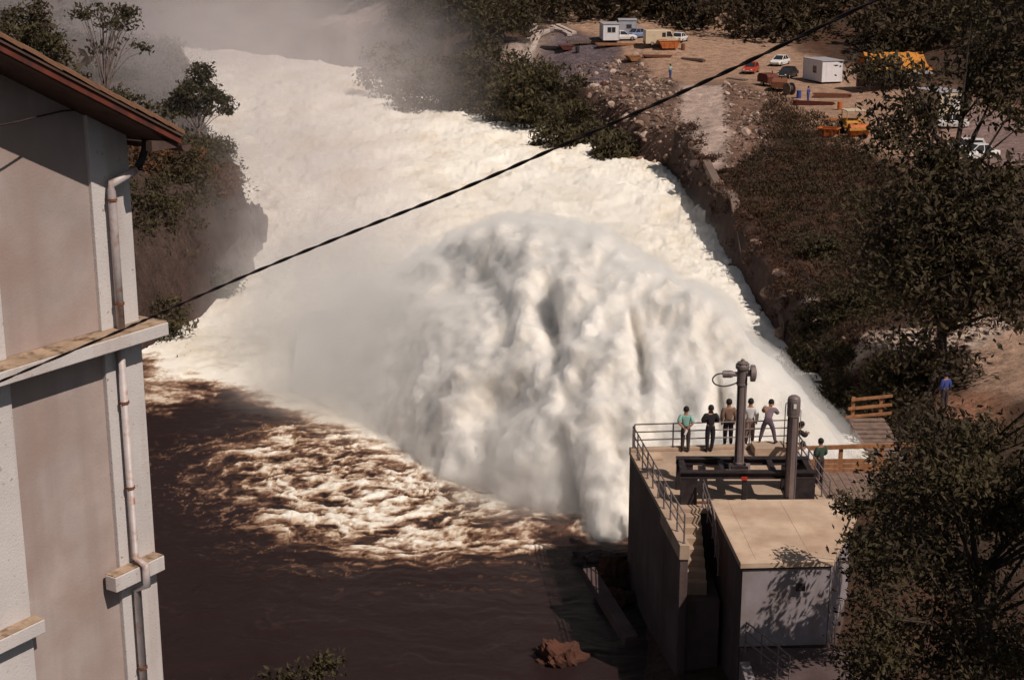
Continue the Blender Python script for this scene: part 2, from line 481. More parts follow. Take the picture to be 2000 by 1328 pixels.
def land_z(x, y, detail=True):
    x, y = np.asarray(x, float), np.asarray(y, float)
    sh = x.shape
    x, y = x.ravel(), y.ravel()
    z = np.empty_like(x)
    for a in range(0, len(x), 20000):
        X = np.stack([x[a:a + 20000], y[a:a + 20000]], -1)
        z[a:a + 20000] = np.linalg.norm(X[:, None] - _land[None, :, :2], axis=-1) @ _w[:_n] + _w[_n] + X @ _w[_n + 1:]
    sd = -poly_sd(x, y, RIVER)
    lot = np.maximum(smooth(-6, 2, poly_sd(x, y, LOT)), smooth(-2, 1, poly_sd(x, y, SAND)))
    if detail:
        amp = np.clip((y - 40) / 60, 0.15, 1) * (1 - 0.9 * lot)
        z = z + amp * (0.5 * fbm(x / 6, y / 6, 0 * x, 4) + 0.9 * fbm(x / 25, y / 25, 3 + 0 * x, 2) * (np.abs(x) > 30))
    w = np.where((x > 10) & (y > 92) & (y < 165), 0.9, np.where(x < -10, 2.4, 3.0 + np.clip((y - 180) / 40, 0, 5)))
    z = np.where(sd < 0, -0.6 - np.minimum(-sd, 6) * 0.5, -0.6 + (z + 0.6) * smooth(0, 1, sd / w))
    return z.reshape(sh)

def land_at(x, y):
    return float(land_z(np.array([x]), np.array([y]))[0])

def on_land(u, v, z0=5.0):
    """where the view ray of pixel (u, v) meets the ground"""
    z = z0
    for _ in range(12):
        p = P(u, v, z)
        z = 0.5 * z + 0.5 * land_at(p.x, p.y)
    p = P(u, v, z)
    return Vector((p.x, p.y, land_at(p.x, p.y)))

def ground_poly(pts, z=5.0):
    out = []
    for u, v in pts:
        g = on_land(u, v, z)
        out.append((g.x, g.y))
    return out
ROAD = ground_poly([(1850, 190), (2100, 245), (2100, 330), (1920, 320), (1880, 290), (1850, 230)])
RUBBLE = ground_poly([(1125, 130), (1250, 112), (1330, 168), (1335, 250), (1350, 330), (1250, 275), (1150, 215)])
GRAVEL = ground_poly([(1098, 93), (1215, 100), (1195, 150), (1125, 190), (1025, 142)])
SLAB = ground_poly([(985, 82), (1060, 82), (1098, 93), (1030, 140), (985, 120)])
RAMP = ground_poly([(1330, 165), (1416, 165), (1425, 250), (1416, 325), (1378, 342), (1345, 320), (1324, 250)])
RED = ground_poly([(1416, 160), (1510, 190), (1500, 300), (1420, 335)])
SAND = ground_poly([(1880, 630), (2100, 620), (2100, 800), (1900, 770), (1850, 700)], 4.2)
CHALK = ground_poly([(1580, 650), (1660, 690), (1780, 640), (1900, 610), (1990, 625), (1900, 680), (1760, 690), (1650, 740), (1610, 720)], 3.8)
CLAY = ground_poly([(1830, 760), (1960, 770), (1950, 850), (1830, 850)], 4.2)

def build_ground():
    nr, nc = 430, 560
    r = 26 * (1400 / 26) ** (np.linspace(0, 1, nr) ** 1.25)
    th = np.radians(np.linspace(-40, 34, nc))
    R, T = np.meshgrid(r, th, indexing='ij')
    X, Y = R * np.sin(T), R * np.cos(T)
    Z = land_z(X, Y)
    me = mesh_np('ground', np.stack([X, Y, Z], -1).reshape(-1, 3), grid_quads(nr, nc)[:, ::-1])
    x, y = X.ravel(), Y.ravel()
    wob = 1.5 * fbm(x / 5, y / 5, 8 + 0 * x, 3)
    col = np.tile(np.array([0.060, 0.038, 0.027]), (len(x), 1))
    gr = smooth(-0.2, 0.5, fbm(x / 8, y / 8, 2 + 0 * x, 3))
    col = col * (1 - gr[:, None]) + np.array([0.090, 0.046, 0.030]) * gr[:, None]
    def paint(poly, c, soft, k=1.0):
        nonlocal col
        m = (smooth(-soft, soft, poly_sd(x, y, poly) + wob * soft * 0.5) * k)[:, None]
        col = col * (1 - m) + np.array(c) * m
    left = smooth(0, 4, -x - 14)[:, None] * smooth(0, 20, 200 - y)[:, None]
    col = col * (1 - left) + np.array([0.060, 0.040, 0.032]) * left
    paint(LOT, (0.34, 0.215, 0.150), 3.0)
    paint(ROAD, (0.24, 0.165, 0.150), 2.0)
    paint(RUBBLE, (0.135, 0.082, 0.062), 1.5)
    paint(RED, (0.180, 0.105, 0.075), 1.5)
    paint(GRAVEL, (0.120, 0.090, 0.098), 1.0)
    paint(SLAB, (0.36, 0.28, 0.24), 1.5, 0.8)
    paint(RAMP, (0.40, 0.300, 0.255), 0.7)
    paint(SAND, (0.36, 0.235, 0.170), 1.2)
    paint(CHALK, (0.55, 0.44, 0.37), 0.8, 0.85)
    paint(CLAY, (0.30, 0.150, 0.095), 1.0)
    paint(PALE, (0.32, 0.25, 0.24), 4.0)
    sd = -poly_sd(x, y, RIVER)
    wet = smooth(2.2, 0.3, sd + wob * 0.4)[:, None]
    col = col * (1 - wet) + np.array([0.055, 0.032, 0.028]) * wet
    a = me.color_attributes.new('soil', 'FLOAT_COLOR', 'POINT')
    a.data.foreach_set('color', np.concatenate([col, np.ones((len(x), 1))], 1).astype(np.float32).ravel())
    m = bpy.data.materials.new('soil')
    m.use_nodes = True
    nt = m.node_tree
    b = nt.nodes['Principled BSDF']
    b.inputs['Roughness'].default_value = 0.95
    b.inputs['Specular IOR Level'].default_value = 0.15
    at = nt.nodes.new('ShaderNodeAttribute')
    at.attribute_name = 'soil'
    tc = nt.nodes.new('ShaderNodeTexCoord')
    prev = at.outputs['Color']
    for sc, lo, hi, d in ((0.9, 0.55, 1.35, 6), (5.0, 0.6, 1.4, 5)):
        n = nt.nodes.new('ShaderNodeTexNoise')
        n.inputs['Scale'].default_value = sc
        n.inputs['Detail'].default_value = d
        n.inputs['Roughness'].default_value = 0.7
        nt.links.new(tc.outputs['Object'], n.inputs['Vector'])
        mr = nt.nodes.new('ShaderNodeMapRange')
        mr.inputs[1].default_value = 0.3
        mr.inputs[2].default_value = 0.7
        mr.inputs[3].default_value = lo
        mr.inputs[4].default_value = hi
        nt.links.new(n.outputs['Fac'], mr.inputs[0])
        mm = nt.nodes.new('ShaderNodeVectorMath')
        mm.operation = 'SCALE'
        nt.links.new(prev, mm.inputs[0])
        nt.links.new(mr.outputs[0], mm.inputs['Scale'])
        prev = mm.outputs[0]
        bp = nt.nodes.new('ShaderNodeBump')
        bp.inputs['Distance'].default_value = 0.25 if sc < 2 else 0.06
        bp.inputs['Strength'].default_value = 0.7
        nt.links.new(n.outputs['Fac'], bp.inputs['Height'])
        if b.inputs['Normal'].is_linked:
            nt.links.new(b.inputs['Normal'].links[0].from_socket, bp.inputs['Normal'])
        nt.links.new(bp.outputs[0], b.inputs['Normal'])
    nt.links.new(prev, b.inputs['Base Color'])
    o = link('ground', me, m)
    o['kind'] = 'structure'
    return o
ground = build_ground()

# ------------------------------------------------------------------ the river and the pool
def build_water():
    v = np.concatenate([np.arange(40, 130, 1.6), np.arange(130, 1420, 2.3)])
    u = np.concatenate([np.arange(-400, 262, 12.0), np.arange(264, 1760, 2.3)])
    yy = np.array([P(1000, a, 0).y for a in v])
    kx = np.array([P(2000, a, 0).x / 1000 for a in v])
    X = (u - 1000)[None, :] * kx[:, None]
    Y = np.repeat(yy[:, None], len(u), 1)
    x, y = X.ravel(), Y.ravel()
    zero = 0 * x
    # where the river is churned to foam, as places in the valley
    solid = px_poly([(200, 690), (285, 700), (290, 752), (380, 742), (470, 762), (560, 806), (640, 836), (740, 878), (800, 915), (880, 948), (960, 985), (1060, 1000), (1130, 1035), (1230, 1052), (1320, 1060), (1800, 1000), (1800, 45), (-400, 45), (-200, 600)], 0)
    swirl = px_poly([(560, 832), (640, 828), (760, 868), (900, 920), (1080, 980), (1120, 1030), (1060, 1062), (960, 1078), (840, 1092), (680, 1082), (570, 1040), (510, 985), (430, 945), (395, 905), (440, 880), (540, 866)], 0)
    tan = px_poly([(200, 735), (290, 740), (400, 738), (430, 775), (330, 800), (200, 810)], 0)
    sd1 = poly_sd(x, y, solid)
    sd2 = poly_sd(x, y, swirl)
    sd3 = poly_sd(x, y, tan)
    wx = 0.9 * fbm(x / 4, y / 4, zero + 1, 4, 0.6)
    wy = 0.9 * fbm(x / 4, y / 4, zero + 7, 4, 0.6)
    c = P(830, 960, 0)
    dx, dy = (x - c.x + wx) / 1.35, y - c.y + wy
    rr = np.sqrt(dx * dx + dy * dy)
    th = np.arctan2(dy, dx) + 0.10 * rr
    st1 = 0.6 * fbm(rr * 0.45, np.cos(th) * 1.8 + 3, np.sin(th) * 1.8, 3, 0.6) + 0.75 * fbm(rr * 1.5, np.cos(th) * 3.2 + 9, np.sin(th) * 3.2, 5, 0.7)
    st2 = fbm(x / 1.9 + .5 * wx, y / 1.3 + .5 * wy, zero + 4, 5, 0.72)
    st3 = fbm((x + wx) / 5.5, (y + wy) / 1.2, zero + 14, 4, 0.6)
    lace = 1 - 2.6 * np.abs(fbm((x + 1.0 * wx) / 2.4, (y + 1.0 * wy) / 1.1, zero + 21, 5, 0.66))
    st4 = fbm(x / 0.62 + wx, y / 0.40 + wy, zero + 51, 3, 0.65)
    foam = 0.55 * smooth(-2.0, 1.6, sd1 + 0.9 * st1 + 0.6 * st2)
    foam = np.maximum(foam, smooth(-1.4, 1.8, sd1 + st2 * 0.8) * (0.94 + 0.16 * st2))
    sw = smooth(-2.6, 2.4, sd2 + 1.3 * st1)
    foam = np.maximum(foam, sw * np.clip(0.47 + 0.46 * st1 + 0.26 * st2 + 0.16 * lace + 0.30 * st4, 0, 1))
    foam = np.maximum(foam, 0.62 * smooth(-1.5, 1.5, sd3 + st2) * np.clip(0.6 + 0.5 * st2 + .3 * st3, 0, 1))
    # thin scum lines drifting round the outside of the eddy
    out = smooth(-6, -0.5, sd2) * smooth(1.0, -1.0, sd1)
    foam = np.maximum(foam, out * smooth(0.62, 1.0, lace + 0.35 * st1) * 0.42)
    calm = smooth(2, -3, np.maximum(sd1, sd2))
    foam = np.maximum(foam, 0.05 * smooth(0.2, 0.9, st3) * calm)
    far = smooth(95, 130, y)
    creamy = 0.25 * st2 + 0.75 * fbm(x / 7, y / 16, zero + 30, 4, .55)
    churn = smooth(-2, 4, sd1)
    roll = fbm(x / 6 + wx * .3, y / 13 + wy * .2, zero + 40, 4, 0.5)
    z = churn * (0.25 + 0.40 * far) * roll + churn * 0.04 * st2
    z += sw * (0.09 * st1 + 0.05 * st2) + (1 - churn) * 0.05 * st3
    # the standing wave at the near foot of the jet
    cw = P(1040, 1030, 0)
    g = np.exp(-((x - cw.x) / 3.2) ** 2 - ((y - cw.y) / 1.1) ** 2)
    z += 0.35 * g
    g2 = np.exp(-((x - cw.x + 0.6) / 2.2) ** 2 - ((y - cw.y + 1.0) / 0.5) ** 2)
    foam = foam * (1 - 0.35 * g2)
    edge = smooth(8, 0, poly_sd(x, y, RIVER)) * far
    z += 0.25 * edge * np.clip(st2, 0, 1)
    me = mesh_np('river', np.stack([x, y, z], -1), grid_quads(len(v), len(u))[:, ::-1])
    for nm, arr in (('foam', np.clip(foam, 0, 1)), ('cream', np.clip(0.5 + 0.5 * creamy, 0, 1))):
        a = me.attributes.new(nm, 'FLOAT', 'POINT')
        a.data.foreach_set('value', arr.astype(np.float32))
    m = bpy.data.materials.new('river_water')
    m.use_nodes = True
    nt = m.node_tree
    b = nt.nodes['Principled BSDF']
    fa = nt.nodes.new('ShaderNodeAttribute')
    fa.attribute_name = 'foam'
    ca = nt.nodes.new('ShaderNodeAttribute')
    ca.attribute_name = 'cream'
    tc = nt.nodes.new('ShaderNodeTexCoord')
    n = nt.nodes.new('ShaderNodeTexNoise')
    n.inputs['Scale'].default_value = 2.6
    n.inputs['Detail'].default_value = 9
    n.inputs['Roughness'].default_value = 0.7
    mp = nt.nodes.new('ShaderNodeMapping')
    mp.inputs['Scale'].default_value = (0.8, 1.3, 1)
    nt.links.new(tc.outputs['Object'], mp.inputs['Vector'])
    nt.links.new(mp.outputs[0], n.inputs['Vector'])
    ad = nt.nodes.new('ShaderNodeMath')
    ad.operation = 'MULTIPLY_ADD'
    nt.links.new(n.outputs['Fac'], ad.inputs[0])
    ad.inputs[1].default_value = 0.50
    sub = nt.nodes.new('ShaderNodeMath')
    sub.operation = 'SUBTRACT'
    nt.links.new(fa.outputs['Fac'], sub.inputs[0])
    sub.inputs[1].default_value = 0.25
    nt.links.new(sub.outputs[0], ad.inputs[2])
    rp = nt.nodes.new('ShaderNodeValToRGB')
    e = rp.color_ramp.elements
    e[0].position, e[0].color = 0.06, (0.025, 0.0145, 0.0145, 1)
    e[1].position, e[1].color = 0.86, (0.90, 0.865, 0.80, 1)
    for pos, cc in ((0.22, (0.085, 0.045, 0.032, 1)), (0.40, (0.26, 0.155, 0.105, 1)), (0.58, (0.58, 0.46, 0.36, 1))):
        q = e.new(pos)
        q.color = cc
    nt.links.new(ad.outputs[0], rp.inputs[0])
    mx = nt.nodes.new('ShaderNodeMix')
    mx.data_type = 'RGBA'
    mx.blend_type = 'MULTIPLY'
    cr = nt.nodes.new('ShaderNodeValToRGB')
    ce = cr.color_ramp.elements
    ce[0].position, ce[0].color = 0.15, (0.84, 0.775, 0.68, 1)
    ce[1].position, ce[1].color = 0.55, (1, 0.99, 0.965, 1)
    nt.links.new(ca.outputs['Fac'], cr.inputs[0])
    mx.inputs[0].default_value = 1
    nt.links.new(rp.outputs[0], mx.inputs[6])
    nt.links.new(cr.outputs[0], mx.inputs[7])
    nt.links.new(mx.outputs[2], b.inputs['Base Color'])
    ro = nt.nodes.new('ShaderNodeMapRange')
    ro.inputs[1].default_value = 0.1
    ro.inputs[2].default_value = 0.5
    ro.inputs[3].default_value = 0.45
    ro.inputs[4].default_value = 0.95
    nt.links.new(ad.outputs[0], ro.inputs[0])
    nt.links.new(ro.outputs[0], b.inputs['Roughness'])
    b.inputs['Specular IOR Level'].default_value = 0.10
    bp = nt.nodes.new('ShaderNodeBump')
    bp.inputs['Distance'].default_value = 0.07
    bp.inputs['Strength'].default_value = 0.5
    nt.links.new(n.outputs['Fac'], bp.inputs['Height'])
    nt.links.new(bp.outputs[0], b.inputs['Normal'])
    o = link('river', me, m)
    o['kind'] = 'structure'
    return o
build_water()

# ------------------------------------------------------------------ the great jet of water from the outlet
CREST = [D(*a) for a in [(1712, 925, 66.2), (1600, 800, 68), (1500, 702, 71), (1400, 615, 74), (1300, 545, 77.5), (1200, 487, 81), (1060, 442, 86), (950, 455, 90), (840, 503, 93), (740, 556, 96), (660, 640, 99), (590, 730, 100)]]
BASE = [Vector((14.7, 61.0, -.2)), Vector((12.4, 61.4, -.2)), Vector((10.4, 61.6, -.2)), Vector((8.2, 62.0, -.2))] + [P(u, v, -0.2) for u, v in [(1260, 1055), (1160, 1040), (1050, 1005), (930, 955), (830, 895), (740, 845), (650, 802), (570, 765)]]

def spline(pts, s):
    pts = np.array([tuple(p) for p in pts])
    n = len(pts)
    t = np.clip(s, 0, 1) * (n - 1)
    i = np.clip(t.astype(int), 0, n - 2)
    f = (t - i)[:, None]
    g = lambda k: pts[np.clip(k, 0, n - 1)]
    p0, p1, p2, p3 = g(i - 1), g(i), g(i + 1), g(i + 2)
    return 0.5 * (2 * p1 + (p2 - p0) * f + (2 * p0 - 5 * p1 + 4 * p2 - p3) * f ** 2 + (3 * p1 - p0 - 3 * p2 + p3) * f ** 3)

def jet_surface(ns, nq, swell=0.0, rough=1.0):
    s = np.linspace(0, 1, ns)
    c, b = spline(CREST, s), spline(BASE, s)
    q = np.linspace(-1, 1, nq)
    S, Q = np.meshgrid(s, q, indexing='ij')
    c3, b3 = c[:, None, :], b[:, None, :]
    yg = smooth(0.0, 0.45, s)[:, None, None]
    back = c3 + ((c3 - b3) * np.array([0.55, 0.55, 0]) + np.array([0.4, 1.2, 0])) * yg + np.array([0.10, 0.25, 0])
    back[..., 2] = -1.0
    zc = np.maximum(c3[..., 2], 0.6)
    t = np.clip(Q, 0, 1)[..., None]
    tb = np.clip(-Q, 0, 1)[..., None]
    front = c3 + (b3 - c3) * t
    # a dome-like face: the sheet stays high before it falls to the pool
    zf = zc * (1 - t[..., 0] ** 2.0) ** 0.80 + b3[..., 2] * t[..., 0]
    rear = c3 + (back - c3) * tb
    zr = zc * (1 - tb[..., 0] ** 1.8) - 1.0 * tb[..., 0]
    p = np.where((Q >= 0)[..., None], front, rear)
    p[..., 2] = np.where(Q >= 0, zf, zr)
    def normals(p):
        ds, dq = np.gradient(p, axis=0), np.gradient(p, axis=1)
        n = np.cross(ds, dq)
        n /= np.linalg.norm(n, axis=-1, keepdims=True) + 1e-9
        return n * np.sign(n[..., 2:3] + 0.2 + 1e-9)
    n = normals(p)
    x, y, z = p[..., 0], p[..., 1], p[..., 2]
    young = smooth(0.03, 0.30, S)                  # the jet leaves the outlet smooth and breaks up as it flies
    soft = smooth(0.62, 0.85, S)                   # the far half dissolves in mist
    face = smooth(-0.05, 0.22, Q)
    a1 = 1 - 2.0 * billow(x / 5.2, y / 5.2, z / 5.2 + 2, 3, 0.5)
    a2 = 1 - 2.0 * billow(x / 2.1 + 4, y / 2.1, z / 2.3, 4, 0.52)
    amp = young * (0.25 + 0.75 * face) * (1 - 0.65 * soft)
    d = amp * (0.95 * a1 + (0.66 + 0.26 * smooth(0.68, 0.46, S)) * a2) * rough
    d += young * 0.5 * fbm(S * 16, Q * 3, 5 + 0 * S, 3, .55) * np.exp(-(Q / .25) ** 2)
    d += rough * 0.16 * (1 - 0.7 * soft) * (0.35 + 0.65 * young) * fbm(x / 0.9, y / 0.9, z / 0.9, 4, 0.6)
    # deep furrows where the sheet tears apart
    for s0, s1, dep, wd, q0 in ((0.545, 0.50, 1.9, 0.016, 0.18), (0.435, 0.365, 1.3, 0.011, 0.25), (0.60, 0.60, 1.0, 0.02, 0.3), (0.30, 0.24, 0.9, 0.01, 0.3)):
        path = s0 + (s1 - s0) * Q + 0.012 * np.sin(Q * 9 + s0 * 40) + 0.006 * fbm(S * 40, Q * 5, 0 * S, 2)
        d -= dep * np.exp(-((S - path) / (wd * (0.7 + 0.8 * np.clip(Q, 0, 1)))) ** 2) * smooth(q0 - 0.1, q0 + 0.25, Q) * (0.6 + 0.4 * np.sin(Q * 14))
    # hollow on the left of the face
    d -= 0.8 * np.exp(-((S - 0.635) / 0.045) ** 2 - ((Q - 0.42) / 0.16) ** 2) * rough
    p = p + n * (d + swell)[..., None]
    p[..., 2] = np.where(p[..., 2] < -1.2, -1.2, p[..., 2])
    return p.reshape(-1, 3), grid_quads(ns, nq), ns, nq

def build_jet():
    p, q, ns, nq = jet_surface(460, 380, -0.28, 1.0)
    me = mesh_np('water_jet', p, q)
    m = bpy.data.materials.new('white_water')
    m.use_nodes = True
    nt = m.node_tree
    b = nt.nodes['Principled BSDF']
    tc = nt.nodes.new('ShaderNodeTexCoord')
    n = nt.nodes.new('ShaderNodeTexNoise')
    n.inputs['Scale'].default_value = 0.35
    n.inputs['Detail'].default_value = 5
    nt.links.new(tc.outputs['Object'], n.inputs['Vector'])
    rp = nt.nodes.new('ShaderNodeValToRGB')
    e = rp.color_ramp.elements
    e[0].position, e[0].color = 0.32, (0.83, 0.76, 0.66, 1)
    e[1].position, e[1].color = 0.62, (0.90, 0.875, 0.84, 1)
    nt.links.new(n.outputs['Fac'], rp.inputs[0])
    nt.links.new(rp.outputs[0], b.inputs['Base Color'])
    b.inputs['Roughness'].default_value = 1.0
    b.inputs['Specular IOR Level'].default_value = 0.0
    n2 = nt.nodes.new('ShaderNodeTexNoise')
    n2.inputs['Scale'].default_value = 2.2
    n2.inputs['Detail'].default_value = 8
    nt.links.new(tc.outputs['Object'], n2.inputs['Vector'])
    bp = nt.nodes.new('ShaderNodeBump')
    bp.inputs['Distance'].default_value = 0.14
    bp.inputs['Strength'].default_value = 0.6
    nt.links.new(n2.outputs['Fac'], bp.inputs['Height'])
    nt.links.new(bp.outputs[0], b.inputs['Normal'])
    o = link('water_jet', me, m)
    tag(o, 'huge arching white jet of water bursting from the dam outlet', 'water jet')
    for sw, dn, nm in ((0.0, 3.6, 'spray_sheath'), (0.55, 0.32, 'spray_fringe')):
        p, q, ns, nq = jet_surface(460, 380, sw, 1.0)
        # close the sheath below the water
        i = np.arange(ns * nq).reshape(ns, nq)
        loop = np.concatenate([i[0, :], i[1:, -1], i[-1, -2::-1], i[-2:0:-1, 0]])
        low = p[loop].copy()
        low[:, 2] = -2.0
        k = len(p) + np.arange(len(loop))
        mid = p[loop].mean(0)
        mid[2] = -2.0
        pts = np.concatenate([p, low, mid[None]])
        wall = np.stack([loop, np.roll(loop, -1), np.roll(k, -1), k], -1)
        c = np.full(len(loop), len(pts) - 1)
        fan = np.stack([k, np.roll(k, -1), c, c], -1)
        me2 = bpy.data.meshes.new(nm)
        A, B, E_ = pts[q[:, 0]], pts[q[:, 1]], pts[q[:, 2]]
        if np.mean(np.cross(B - A, E_ - A)[:, 2]) < 0:      # faces look outwards
            q = q[:, ::-1]
        if np.sum(np.cross(pts[wall[:, 1]] - pts[wall[:, 0]], pts[wall[:, 2]] - pts[wall[:, 0]])[:, :2] * (pts[wall[:, 0]] - mid)[:, :2]) < 0:
            wall = wall[:, ::-1]
        if np.mean(np.cross(pts[fan[:, 1]] - pts[fan[:, 0]], mid - pts[fan[:, 0]])[:, 2]) > 0:
            fan = fan[:, [1, 0, 2, 3]]
        faces = np.concatenate([q, wall]).tolist() + [(a, b_, c_) for a, b_, c_, _ in fan.tolist()]
        me2.from_pydata(pts.tolist(), [], faces)
        me2.update()
        me2.polygons.foreach_set('use_smooth', np.ones(len(me2.polygons), bool))
        tag(link(nm, me2, vol_mat(nm, dn, (0.998, 0.993, 0.983), 0.0), o), kind='stuff')
    return o

def vol_mat(name, dens, col=(0.93, 0.90, 0.90), aniso=0.2):
    m = bpy.data.materials.new(name)
    m.use_nodes = True
    nt = m.node_tree
    nt.nodes.remove(nt.nodes['Principled BSDF'])
    pv = nt.nodes.new('ShaderNodeVolumePrincipled')
    pv.inputs['Color'].default_value = (*col, 1)
    pv.inputs['Density'].default_value = dens
    pv.inputs['Anisotropy'].default_value = aniso
    nt.links.new(pv.outputs[0], nt.nodes['Material Output'].inputs['Volume'])
    try: m.cycles.homogeneous_volume = True
    except Exception: pass
    MATS[name] = m
    return m

build_jet()

def mist(name, c, r, dens, seed, label, nscale=1.6, cut=0.25, col=(0.93, 0.90, 0.90), el=0.0):
    """a drifting body of spray: a closed ellipsoid filled with a scattering medium that thins out towards its edge"""
    b = MB()
    b.ell((0, 0, 0), (1, 1, 1), 28, 18)
    o = b.build(name, None, None, sm=True)
    o.location = c
    o.scale = r
    o.rotation_euler = (0, 0, el)
    m = bpy.data.materials.new(name)
    m.use_nodes = True
    nt = m.node_tree
    nt.nodes.remove(nt.nodes['Principled BSDF'])
    N = nt.nodes.new
    L = nt.links.new
    tc = N('ShaderNodeTexCoord')
    ln = N('ShaderNodeVectorMath')
    ln.operation = 'LENGTH'
    L(tc.outputs['Object'], ln.inputs[0])
    fall = N('ShaderNodeMapRange')
    fall.interpolation_type = 'SMOOTHSTEP'
    fall.inputs[1].default_value = 0.97
    fall.inputs[2].default_value = 0.10
    L(ln.outputs['Value'], fall.inputs[0])
    mp = N('ShaderNodeMapping')
    mp.inputs['Location'].default_value = (seed, seed * 2, 0)
    mp.inputs['Scale'].default_value = (nscale,) * 3
    L(tc.outputs['Object'], mp.inputs['Vector'])
    n = N('ShaderNodeTexNoise')
    n.inputs['Detail'].default_value = 3
    L(mp.outputs[0], n.inputs['Vector'])
    mr = N('ShaderNodeMapRange')
    mr.inputs[1].default_value = cut
    mr.inputs[2].default_value = 0.75
    L(n.outputs['Fac'], mr.inputs[0])
    mu = N('ShaderNodeMath')
    mu.operation = 'MULTIPLY'
    L(fall.outputs[0], mu.inputs[0])
    L(mr.outputs[0], mu.inputs[1])
    m2 = N('ShaderNodeMath')
    m2.operation = 'MULTIPLY'
    L(mu.outputs[0], m2.inputs[0])
    m2.inputs[1].default_value = dens
    pv = N('ShaderNodeVolumePrincipled')
    pv.inputs['Color'].default_value = (*col, 1)
    pv.inputs['Anisotropy'].default_value = 0.1
    L(m2.outputs[0], pv.inputs['Density'])
    L(pv.outputs[0], nt.nodes['Material Output'].inputs['Volume'])
    o.data.materials.append(m)
    tag(o, label, kind='stuff')
    return o

# ------------------------------------------------------------------ the powerhouse on the left
K = 20.0 / 18.0
WT = Vector((1.196, 1.900, 0)).normalized()            # along the wall, away from the viewer
WN = Vector((WT.y, -WT.x, 0))                           # out of the wall
W0 = D(278, 690, 20.0)                                  # a point on the lower wall's right-hand corner

def W(u, v, off=0.0):
    """view ray of pixel (u, v) on the wall plane moved out by off -> (s along the wall, z)"""
    a, b = u - 1000, 664 - v
    d = Vector((a, FOC * cp + b * sp, -FOC * sp + b * cp))
    o = Vector((0, 0, CAM_H))
    t = (W0 + WN * off - o).dot(WN) / d.dot(WN)
    p = o + d * t
    return (p - W0).dot(WT), p.z
def WP(s, z, off=0.0):
    return W0 + WT * s + WN * off + Vector((0, 0, z - W0.z))

